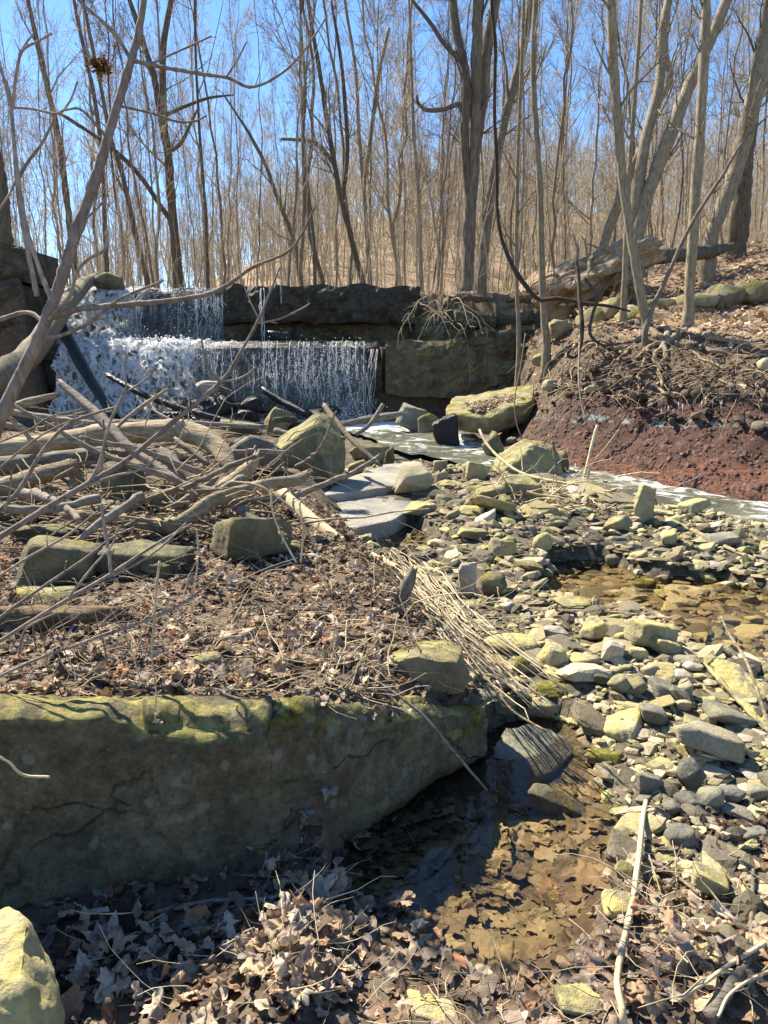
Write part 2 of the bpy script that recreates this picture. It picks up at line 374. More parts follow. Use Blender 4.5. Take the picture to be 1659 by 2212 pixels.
PU2 = [tuple(rz(a, b, PU2_Z)[:2]) for a, b in [(720,1140),(800,1128),(900,1135),(960,1165),(900,1195),(830,1190),(760,1165)]]
STR = [rz(-300,903,.55), rz(300,903,.55), rz(720,903,.55), rz(880,932,.49), rz(985,972,.42), rz(1140,1005,.33), rz(1330,1042,.24), rz(1480,1073,.17), rz(1659,1108,.10), np.array([6.5,6.0,.02]), np.array([12.,3.,-.1])]
STRW = [1.2, 1.2, 1.2, .75, .62, .5, .55, .5, .52, .7, .8]
def stream_sd(x, y):
    best = np.full(x.shape, 1e9); s = np.zeros(x.shape); zz = np.zeros(x.shape); ww = np.zeros(x.shape)
    for i in range(len(STR)-1):
        a, b = STR[i], STR[i+1]; ex, ey = b[0]-a[0], b[1]-a[1]
        t = np.clip(((x-a[0])*ex + (y-a[1])*ey)/(ex*ex+ey*ey), 0, 1)
        dx, dy = x-a[0]-t*ex, y-a[1]-t*ey; d = np.hypot(dx, dy)
        m = d < best; best = np.where(m, d, best)
        s = np.where(m, np.sign(ex*dy - ey*dx)*d, s); zz = np.where(m, a[2]+(b[2]-a[2])*t, zz); ww = np.where(m, lerp(STRW[i], STRW[i+1], t), ww)
    return s, best, zz, ww
LBX = np.array([[0,-.1],[1.95,-.1],[2.3,-.05],[2.9,.22],[3.6,.1],[4.6,-.05],[5.6,-.45],[7.0,-.75],[9,-.9],[12,-2.2],[20,-3]])
Y_LOW, Y_UP, Z_LOW, Z_UP = 15.0, 17.2, 2.12, 3.42
def terrain(x, y, full=False, detail=True):
    x = np.asarray(x, float); y = np.asarray(y, float)
    g = .035 + .048*np.clip(y-2.6, 0, 6) + .02*np.clip(y-9, 0, 20)
    g = g + .12*np.exp(-((x-1.1)**2/1.2 + (y-7.0)**2/1.2)) + .06*np.exp(-((x-1.2)**2/.5+(y-3.4)**2/.12))
    bx = np.interp(y, LBX[:, 0], LBX[:, 1])
    lb = np.interp(y, [1.95, 2.25, 3.5, 5.0, 7, 10, 13], [.06, .50, .42, .45, .62, .62, .5])
    wl = ss(.45, -.25, x - bx)*ss(1.9, 2.2, y - .35*np.clip(x+.1, -9, .6))
    z = lerp(g, lb, wl)
    fg = .05 + .05*n2(x, y, 1.7, 2, 3.1)
    z = np.where(y < 2.0, lerp(z, fg, ss(2.0, 1.7, y)), z)
    m = rz(640, 2060, .12); z = z + .13*np.exp(-((x-m[0])**2/.014 + (y-m[1])**2/.05))
    m = rz(560, 2230, .12); z = z + .06*np.exp(-((x-m[0])**2/.03 + (y-m[1])**2/.05))
    m = rz(1560, 2150, .12); z = z + .10*np.exp(-((x-m[0])**2/.09 + (y-m[1])**2/.09))
    # stream, red bank, leafy slope beyond
    s, d, zs, ws = stream_sd(x, y)
    wr = ss(1.6, 3.0, x - .10*(y-11))
    prof = np.interp(s, [.35, .7, 1.2, 1.8, 2.3, 2.7, 5, 12, 40], [0, .10, .48, 1.05, 1.55, 1.82, 2.35, 4.8, 7.5])
    prof = prof*lerp(1, .93, ss(4, 7, x)) + .05*n2(x, y, 1.4, 3, 7.7)*ss(.5, 1.2, s)
    bank = zs + prof
    z = np.where(s > 0, lerp(z, np.maximum(z*ss(6,1,s), bank), wr), z)
    z = np.where((s < .2) & (x > 1.2), lerp(z, np.minimum(z, zs + .02), ss(1.7, .8, d)), z)
    # rock steps of the falls
    k = ss(4.6, 2.0, x - .12*(y-15))
    stepz = np.where(y < Y_LOW+.35, z, np.where(y < Y_UP+.35, Z_LOW-.08, Z_UP-.06))
    z = np.where(y > Y_LOW+.35, lerp(np.maximum(z, stepz*ss(9., 3.5, x)), stepz, k), z)
    lc = ss(-.462, -.49, x/np.maximum(y, 1))*ss(14.3, 14.7, y); z = lerp(z, np.maximum(z, 3.7 + .25*n2(x, y, .6, 2, 1.0)), lc)
    # far floor and wooded hill
    a = x/np.maximum(y, 1); amp = lerp(3.5, 20, ss(-.42, .02, a))
    far = 3.45 + .02*(y-18) + amp*ss(38, 125, y) + .35*n2(x, y, .16, 3, 5.0)
    far = far + .8*ss(0.15, .6, a)*ss(18, 30, y)
    z = np.where(y > 18, lerp(z, np.maximum(far, np.where(x > 4, np.minimum(z, 6.0), far)), ss(18, 22, y)), z)
    # channel and pools
    inn = ss(ws+.30, ws*.8, d)*(y < Y_LOW+.2)*ss(-.5, -.46, x/np.maximum(y, 1))
    z = lerp(z, np.minimum(z, zs - .10), inn)
    if detail:
        amp2 = np.clip(.006 + .0035*y, 0, .06)
        z = z + amp2*n2(x, y, 3.2, 4, 11.0) + .35*amp2*n2(x, y, 11, 2, 4.0)
        shl = ss(.5, 1.0, s)*ss(2.9, 2.2, s)*wr
        z = z + shl*.05*n2(x, y, 6, 3, 2.0)
    for poly, lv, dp in ((POOL, 0.0, .085), (PUD, PUD_Z, .05), (PU2, PU2_Z, .05)):
        sd = poly_sd(x, y, poly)
        z = np.where(sd < 0, lv - .008 - np.minimum(dp, -sd*.35), np.where(sd < .25, np.maximum(z, lv + .012 + .12*sd), z))
        z = np.where(sd < 0, z + .006*n2(x, y, 9, 2, 1.0), z)
    if full: return z, s, wr, wl
    return z
def axis(spans):
    out = [spans[0][0]]
    for a, b, st in spans: out += list(np.linspace(a, b, max(2, int(round((b-a)/st))+1))[1:])
    return np.array(out)
ys = axis([(-14, .9, .8), (.9, 4, .032), (4, 8, .05), (8, 14, .055), (14, 18.5, .12), (18.5, 30, .5), (30, 60, 1.5), (60, 140, 4), (140, 420, 40)])
xs = axis([(-260, -60, 20), (-60, -12, 3), (-12, -6, .4), (-6, -1.6, .12), (-1.6, 1.6, .034), (1.6, 8, .075), (8, 14, .4), (14, 60, 3), (60, 260, 20)])
X, Y = np.meshgrid(xs, ys)
Z, S_, WR, WL = terrain(X, Y, True)
nx, ny = len(xs), len(ys)
idx = np.arange(nx*ny).reshape(ny, nx)
quads = np.stack([idx[:-1,:-1], idx[:-1,1:], idx[1:,1:], idx[1:,:-1]], -1).reshape(-1, 4)
shale = ss(.25, .6, S_)*ss(2.0, 1.55, S_ + .35*n2(X, Y, 1.5, 3, 6.0))*WR*(Y < 14.5)
gravel = ss(.35, .7, 1-WL)*ss(1.9, 2.3, Y)*(S_ < .4)*(Y < 14.5)
leafz = np.clip(1 - shale - gravel, 0, 1)*np.clip(.35 + ss(2.3, 3.2, S_)*WR*.65 + ss(17, 19, Y), 0, 1)
cols = np.stack([shale, gravel, leafz], -1).reshape(-1, 3)
V = np.stack([X, Y, Z], -1).reshape(-1, 3)
ground = ob('ground', mk_mesh('ground', V, [quads], GROUND, True, cols)); tag(ground, 'uneven creek-bed ground with red shale bank and leafy slopes', kind='structure')

def tgrid(x, y):
    i = np.clip(np.searchsorted(xs, x) - 1, 0, nx-2); j = np.clip(np.searchsorted(ys, y) - 1, 0, ny-2)
    fx = (x - xs[i])/(xs[i+1]-xs[i]); fy = (y - ys[j])/(ys[j+1]-ys[j])
    return lerp(lerp(Z[j, i], Z[j, i+1], fx), lerp(Z[j+1, i], Z[j+1, i+1], fx), fy)
def tz(x, y): return float(tgrid(np.array([x]), np.array([y]))[0])
_ry = np.concatenate([np.arange(.9, 12, .02), np.arange(12, 40, .05)])
def gp(px, py):
    d = ray(px, py); pts = ORG[None] + d[None]*(_ry/d[1])[:, None]
    hh = tgrid(pts[:, 0], _ry); k = np.argmax(pts[:, 2] <= hh)
    if not (pts[k, 2] <= hh[k]): k = len(_ry)-1
    return pts[k]
# water sheets
def water_poly(name, poly, z, mat, label, grow=.25):
    c = np.mean(poly, 0); pts = [c + (np.array(p)-c)*(1+grow/np.linalg.norm(np.array(p)-c)) for p in poly]
    Vp = [(p[0], p[1], z) for p in pts]; me = bpy.data.meshes.new(name); ar = sum(a[0]*b[1]-b[0]*a[1] for a, b in zip(Vp, Vp[1:]+Vp[:1]))
    if ar < 0: Vp = Vp[::-1]
    me.from_pydata(Vp, [], [list(range(len(Vp)))]); me.materials.append(mat)
    o = ob(name, me); return tag(o, label, kind='structure')
water_poly('pool_water', POOL, 0.0, POOLW, 'still clear pool over drowned leaves', .06)
water_poly('puddle_water', PUD, PUD_Z, PUDW, 'clear shallow puddle over flat pebbles', .08)
water_poly('puddle_water', PU2, PU2_Z, PUDW, 'little shaded puddle below the flat slab', .05)
# stream ribbon
cl = resample([np.append(p, ww) for p, ww in zip(STR[1:], STRW[1:])], step=.07)
tg = np.gradient(cl[:, :2], axis=0); tg /= np.linalg.norm(tg, axis=1, keepdims=True); nrm = np.stack([-tg[:, 1], tg[:, 0]], -1)
u = np.linspace(-1.35, 1.35, 26)
SX = cl[:, None, 0] + nrm[:, None, 0]*u[None]*cl[:, None, 3]; SY = cl[:, None, 1] + nrm[:, None, 1]*u[None]*cl[:, None, 3]
SZ = cl[:, None, 2] + 0*u[None]
wob = fbm(np.stack([SX*2.2, SY*3.2, 0*SX], -1), 4); SZ = SZ + .035*wob
m = SY < Y_LOW - .1
ii = np.arange(SX.size).reshape(SX.shape); q = np.stack([ii[:-1,:-1], ii[1:,:-1], ii[1:,1:], ii[:-1,1:]], -1).reshape(-1, 4)
fo = (ss(.1, .8, u)[None]*ss(1.25, .9, u)[None]*np.ones_like(SX)*.28 + ss(12.5, 14.8, SY)*.9)
tag(ob('stream_water', mk_mesh('stream_water', np.stack([SX, SY, SZ], -1).reshape(-1, 3), [q], STREAM, True, np.stack([fo.ravel()]*3, -1))), 'pale green creek water with white riffles below the red bank', kind='structure')

# ------------------------------------------------------------------ rocks
_ico = {}
def ico(sub):
    if sub not in _ico:
        bm = bmesh.new(); bmesh.ops.create_icosphere(bm, subdivisions=sub, radius=1)
        _ico[sub] = (np.array([v.co[:] for v in bm.verts]), np.array([[v.index for v in f.verts] for f in bm.faces])); bm.free()
    D, F = _ico[sub]; return D/np.linalg.norm(D, axis=1, keepdims=True), F
def rock_shape(rng, kind='block', sub=3, dims=(1, 1, 1), rough=.03):
    D, F = ico(sub); pl = []
    jit = {'block': .22, 'slab': .17, 'round': .3, 'wedge': .2}[kind]
    for a in range(3):
        for s in (-1, 1):
            nrm_ = np.zeros(3); nrm_[a] = s; nrm_ += rng.normal(0, jit, 3)
            if kind == 'wedge' and a == 2 and s == 1: nrm_ = np.array([rng.uniform(-.7, .7), rng.uniform(-.6, .3), 1.0])
            pl.append((nrm_/np.linalg.norm(nrm_), rng.uniform(.85, 1.0)))
    for _ in range({'block': 7, 'slab': 8, 'round': 14, 'wedge': 6}[kind]):
        v = rng.normal(0, 1, 3); v /= np.linalg.norm(v)
        pl.append((v, np.abs(v).sum()*rng.uniform(.52, .78) if kind != 'round' else rng.uniform(.82, .98)))
    pw = {'block': 44, 'slab': 44, 'round': 10, 'wedge': 44}[kind]
    acc = 0
    for n_, d_ in pl: acc = acc + (np.maximum(D@n_, 0)/d_)**pw
    V = D*(acc**(-1/pw))[:, None]
    V = V/np.abs(V).max(0); off = rng.uniform(-50, 50, 3)
    dims = np.array(dims)/2; Vw = V*dims; sz = dims.mean()
    q = Vw/sz
    amp = rough*sz*np.clip(min(dims)/sz, .35, 1)
    Vw = Vw + D*(amp*1.7*fbm(q*1.5 + off, 3) + amp*.8*vn(q*7 + off) + (amp*.4*vn(q*17+off) if sub > 3 else 0))[:, None]
    return Vw, F
LANDMARKS = []      # (short phrase, px, py)
SOLID = []          # plan footprint of placed rocks (x, y, r)
def rock_at(box, kind, mat, label, yaw=0., roll=0., short=None, dr=.8, name='stone', sub=3, seed=None, sink=.06, lift=0., pitch=0., group=None, ground_=None, rough=.045):
    (x0, y0), (x1, y1) = box
    rng = np.random.default_rng(seed if seed is not None else int(x0*7 + y0*13) % 99991)
    cx = (x0+x1)/2; g = gp(cx, y1) if ground_ is None else ground_; t = depth(g)
    Wm = (x1-x0)*t/FPX; vis = (y1-y0)*t/FPX
    al = math.atan2(CAM_H - g[2], math.hypot(g[0], g[1])); D = Wm*dr
    Hh = (vis - D*math.sin(al))/max(.3, math.cos(al))
    if Hh < .28*Wm*(.6 if kind == 'slab' else 1):
        Hh = .28*Wm*(.6 if kind == 'slab' else 1); D = max(.35*Wm, (vis - Hh*math.cos(al))/max(.08, math.sin(al))); D = min(D, 1.6*Wm)
    Hh *= 1 + sink*1.5
    V, F = rock_shape(rng, kind, sub, (Wm*1.05, D*1.05, Hh*1.05), rough)
    M = np.array((Matrix.Rotation(math.radians(roll), 3, 'Y') @ Matrix.Rotation(math.radians(pitch), 3, 'X') @ Matrix.Rotation(math.radians(yaw), 3, 'Z')))
    V = V@M.T
    zmin = V[:, 2].min(); base = np.array([g[0], g[1] + D*.42, g[2] + lift - sink*Hh])
    V[:, 2] -= zmin
    o = ob(name, mk_mesh(name, V, [F], ROCK[mat], True), loc=base)
    tag(o, label, 'boulder' if name == 'boulder' else 'stone', group)
    if short: LANDMARKS.append((short, cx, (y0+y1)/2))
    SOLID.append((base[0], base[1], max(Wm, D)*.5))
    return o
def B(c, x0, y0, x1, y1): return (c(x0, y0), c(x1, y1))
GB = 'stones of the gravel bar'
def hull_rock(name, pts, mat, label, cat='boulder', sub=3, amp=.02, bev=.03, short=None, group=None, freq=3.0):
    bm = bmesh.new()
    for p in pts: bm.verts.new(p)
    bmesh.ops.convex_hull(bm, input=bm.verts); 
    loose = [v for v in bm.verts if not v.link_faces]; bmesh.ops.delete(bm, geom=loose, context='VERTS')
    bmesh.ops.dissolve_limit(bm, angle_limit=.12, verts=bm.verts, edges=bm.edges)
    bmesh.ops.bevel(bm, geom=list(bm.edges), offset=bev, segments=2, profile=.6, affect='EDGES')
    bmesh.ops.triangulate(bm, faces=bm.faces)
    for _ in range(sub):
        avg = np.mean([e.calc_length() for e in bm.edges]); long = [e for e in bm.edges if e.calc_length() > avg*.55]
        bmesh.ops.subdivide_edges(bm, edges=long, cuts=1, use_grid_fill=False); bmesh.ops.triangulate(bm, faces=bm.faces)
        if len(bm.verts) > 14000: break
    bm.normal_update()
    Vv = np.array([v.co[:] for v in bm.verts]); Nn = np.array([v.normal[:] for v in bm.verts]); Ff = np.array([[v.index for v in f.verts] for f in bm.faces]) if bm.verts.index_update() is None else None
    bm.free()
    Vv = Vv + Nn*(amp*fbm(Vv*freq + 3.1, 4) + amp*.45*fbm(Vv*freq*6, 2))[:, None]
    c = np.array([Vv[:, 0].mean(), Vv[:, 1].mean(), Vv[:, 2].min()])
    o = ob(name, mk_mesh(name, Vv - c, [Ff], ROCK[mat], True), loc=c); tag(o, label, cat, group)
    px, py = pix(Vv.mean(0)); SOLID.append((c[0], c[1], max(np.ptp(Vv[:, 0]), np.ptp(Vv[:, 1]))*.45))
    if short: LANDMARKS.append((short, px, py))
    return o

# the great foreground boulder: a loft of profiles along its length
def front_boulder():
    top = np.array([[-260,1590],[0,1556],[120,1560],[220,1556],[330,1585],[420,1612],[500,1600],[600,1570],[700,1585],[800,1580],[880,1560],[930,1552],[985,1545],[1030,1548],[1046,1560]])
    back = np.array([[-260,1520],[0,1512],[400,1512],[800,1514],[930,1512],[1046,1524]])
    bot = np.array([[-260,1990],[0,1972],[60,1962],[200,1950],[330,1962],[440,1962],[520,1930],[600,1900],[700,1835],[790,1775],[870,1715],[920,1668],[975,1650],[1046,1620]])
    yf = np.array([[-260,1.74],[0,1.80],[400,1.92],[600,2.02],[750,2.16],[900,2.42],[1046,2.74]])
    us = np.linspace(-260, 1046, 210); rows = []
    for u_ in us:
        it = lambda a: float(np.interp(u_, a[:, 0], a[:, 1]))
        yb = it(yf); pb = P(u_, it(bot), yb); ptp = P(u_, it(top), yb + .03)
        zb = ptp[2] + .05; pk = P(u_, it(back), 1); dr_ = ray(u_, it(back)); tt = (zb - CAM_H)/dr_[2]; pk = ORG + dr_*tt
        if pk[1] < ptp[1] + .1: pk = P(u_, it(back), ptp[1] + .18)
        endt = ss(1046, 940, u_)
        deep = .55*float(endt) + .15
        prof = []
        prof.append(pb + np.array([0, .12, -.12]))
        for t in np.linspace(0, 1, 26):
            p = lerp(pb, ptp, t); prof.append(p)
        for t in np.linspace(0, 1, 12)[1:]: prof.append(lerp(ptp, pk, t) + np.array([0, 0, .025*math.sin(math.pi*t)]))
        prof.append(pk + np.array([0, .07*deep/.7, -.03])); prof.append(pk + np.array([0, deep*.6, -.25])); prof.append(pk + np.array([0, deep+.05, -.5])); prof.append(pb + np.array([0, .4, -.25]))
        rows.append(prof)
    A = np.array(rows); nu, nv, _ = A.shape
    du = np.gradient(A, axis=0); dv = np.gradient(A, axis=1); Nn = np.cross(du, dv); Nn /= np.linalg.norm(Nn, axis=2, keepdims=True) + 1e-9
    dis = .018*fbm(A*2.6 + 9, 4) + .009*fbm(A*11, 3) + .005*fbm(A*34, 2)
    crack = np.abs(vn(A*np.array([1.6, 1.6, 2.4]) + 31)); dis = dis - .014*ss(.06, .0, crack)
    led = .010*np.sign(vn(A*np.array([2.2, 2.2, 3.5]) + 77)); dis = dis + led
    A = A - Nn*dis[:, :, None]*(-1)
    ii = np.arange(nu*nv).reshape(nu, nv); q = np.stack([ii[:-1,:-1], ii[1:,:-1], ii[1:,1:], ii[:-1,1:]], -1).reshape(-1, 4)
    q2 = np.stack([ii[:-1,-1], ii[1:,-1], ii[1:,0], ii[:-1,0]], -1)
    Vv = A.reshape(-1, 3); Vv = np.vstack([Vv, A[-1].mean(0), A[0].mean(0)])
    e = ii[-1]; cap = np.stack([e, np.full(nv, nu*nv), np.roll(e, -1)], -1); e = ii[0]; cap2 = np.stack([np.roll(e, -1), np.full(nv, nu*nv+1), e], -1)
    c = np.array([-.5, 2.1, -.1])
    bm_ = mk_mesh('boulder', Vv - c, [q, q2, cap, cap2], ROCK['boulder'], True)
    b2 = bmesh.new(); b2.from_mesh(bm_); bmesh.ops.recalc_face_normals(b2, faces=b2.faces); b2.to_mesh(bm_); b2.free()
    tag(ob('boulder', bm_, loc=c), 'huge moss-topped sandstone boulder with pale lichen spots filling the lower left', 'boulder')
    LANDMARKS.append(('huge lichen-spotted boulder', 700, 1650))
front_boulder()

# traced boulders
def rel(px, py, Y): return P(px, py, Y)
Y0 = 7.5   # cube boulder in the log jam
hull_rock('boulder', [rel(*c1(1185,860),Y0), rel(*c1(1200,780),Y0+.55), rel(*c1(1375,675),Y0+.75), rel(*c1(1440,690),Y0+.7), rel(*c1(1490,800),Y0+.35), rel(*c1(1492,915),Y0+.25), rel(*c1(1355,725),Y0-.05), rel(*c1(1395,860),Y0-.12), rel(*c1(1440,1000),Y0-.1), rel(*c1(1290,1015),Y0-.05), rel(*c1(1190,960),Y0-.0), rel(*c1(1210,840),Y0-.05), rel(*c1(1400,1040),Y0+.7), rel(*c1(1230,1000),Y0+.7)], 'olive', 'cube-shaped olive boulder with sunlit sloping top among the driftwood', 'boulder', 3, .018, .03, 'cube-shaped boulder')
Y0 = 11.6  # mossy table rock
hull_rock('boulder', [rel(*c2(262,660),Y0+.3), rel(*c2(300,610),Y0+1.2), rel(*c2(520,575),Y0+1.5), rel(*c2(648,553),Y0+1.3), rel(*c2(662,640),Y0+.5), rel(*c2(640,715),Y0+.3), rel(*c2(460,772),Y0-.1), rel(*c2(300,745),Y0+.1), rel(*c2(290,690),Y0-.15), rel(*c2(440,705),Y0-.3), rel(*c2(640,630),Y0+.1), rel(*c2(600,735),Y0+1.2), rel(*c2(300,735),Y0+1.2)], 'moss', 'broad mossy table-topped boulder tilted below the rock ledge', 'boulder', 3, .035, .05, 'mossy table-topped boulder')
Y0 = 8.9   # rounded boulder on the bar
hull_rock('boulder', [rel(*c2(455,930),Y0), rel(*c2(480,860),Y0+.25), rel(*c2(600,788),Y0+.3), rel(*c2(700,800),Y0+.35), rel(*c2(765,850),Y0+.3), rel(*c2(775,945),Y0+.1), rel(*c2(640,810),Y0-.02), rel(*c2(545,900),Y0-.22), rel(*c2(600,960),Y0-.25), rel(*c2(700,960),Y0-.2), rel(*c2(470,960),Y0-.1), rel(*c2(620,960),Y0+.5)], 'olive', 'rounded olive boulder with sunlit flank beside the creek', 'boulder', 3, .03, .05, 'rounded creekside boulder')
g = gp(*c4(1050, 1150)); Y0 = g[1]+.05   # bright wedge with dark flank
hull_rock('boulder', [rel(*c4(945,1085),Y0), rel(*c4(960,1010),Y0+.12), rel(*c4(1110,962),Y0+.17), rel(*c4(1085,1080),Y0-.02), rel(*c4(1155,1150),Y0+.05), rel(*c4(1150,1080),Y0+.18), rel(*c4(1060,1150),Y0-.05), rel(*c4(960,1120),Y0-.0), rel(*c4(1000,1200),Y0+.0), rel(*c4(1130,1200),Y0+.2)], 'lemon', 'sunlit lemon wedge rock with dark purplish shaded flank', 'boulder', 3, .008, .012, 'lemon wedge rock', freq=8)
g = gp(*c6(640, 300)); Y0 = g[1]        # blue-grey slab in the pool
hull_rock('boulder', [rel(*c6(470,110),Y0+.10), rel(*c6(520,30),Y0+.24), rel(*c6(640,12),Y0+.30), rel(*c6(840,95),Y0+.24), rel(*c6(820,150),Y0+.14), rel(*c6(720,240),Y0+.02), rel(*c6(580,320),Y0-.04), rel(*c6(470,300),Y0+.0), rel(*c6(450,220),Y0+.06), rel(*c6(600,400),Y0+.3), rel(*c6(640,180),Y0+.10)], 'grey', 'blue-grey slab slanting into the dark end of the pool', 'boulder', 3, .01, .012, 'blue-grey slab', freq=7)
g = gp(1640, 1585); Y0 = g[1]           # bright slab at the right edge
hull_rock('boulder', [rel(*c4(1395,795),Y0+.42), rel(*c4(1440,755),Y0+.5), rel(*c4(1540,790),Y0+.46), rel(*c4(1720,960),Y0+.25), rel(*c4(1800,1060),Y0+.15), rel(*c4(1720,1120),Y0-.02), rel(*c4(1620,1060),Y0+.02), rel(*c4(1480,900),Y0+.25), rel(*c4(1420,840),Y0+.36), rel(*c4(1700,1130),Y0+.3), rel(*c4(1500,900),Y0+.6)], 'lemon', 'long sunlit lemon slab tilted at the right edge beside the puddle', 'boulder', 3, .01, .015, 'long sunlit slab', freq=6)
Y0 = 1.42                                # bottom-left corner rock
hull_rock('boulder', [rel(-120,1985,Y0+.12), rel(20,1952,Y0+.14), rel(60,1975,Y0+.1), rel(110,2080,Y0+.08), rel(140,2212,Y0-.02), rel(160,2330,Y0-.08), rel(-160,2330,Y0-.1), rel(50,2120,Y0-.06), rel(80,2240,Y0-.12), rel(-120,2100,Y0-.05), rel(60,2000,Y0+.3), rel(120,2200,Y0+.25), rel(-100,2300,Y0+.3)], 'lemon', 'lemon-yellow rock cropped by the bottom left corner', 'boulder', 3, .012, .012, 'corner rock', freq=7)
g = gp(*c4(190, 930)); Y0 = g[1] + .05  # brown mossy boulder behind the great boulder
hull_rock('boulder', [rel(770,1420,Y0+.05), rel(800,1390,Y0+.25), rel(960,1380,Y0+.3), rel(1000,1400,Y0+.22), rel(1020,1470,Y0+.08), rel(1005,1500,Y0+.04), rel(800,1480,Y0), rel(780,1450,Y0-.02), rel(900,1418,Y0-.04), rel(985,1432,Y0-.02), rel(890,1510,Y0+.3), rel(880,1500,Y0-.02)], 'moss', 'brown moss-crusted boulder right behind the huge front boulder', 'boulder', 3, .012, .012, 'brown moss-crusted boulder', freq=6)

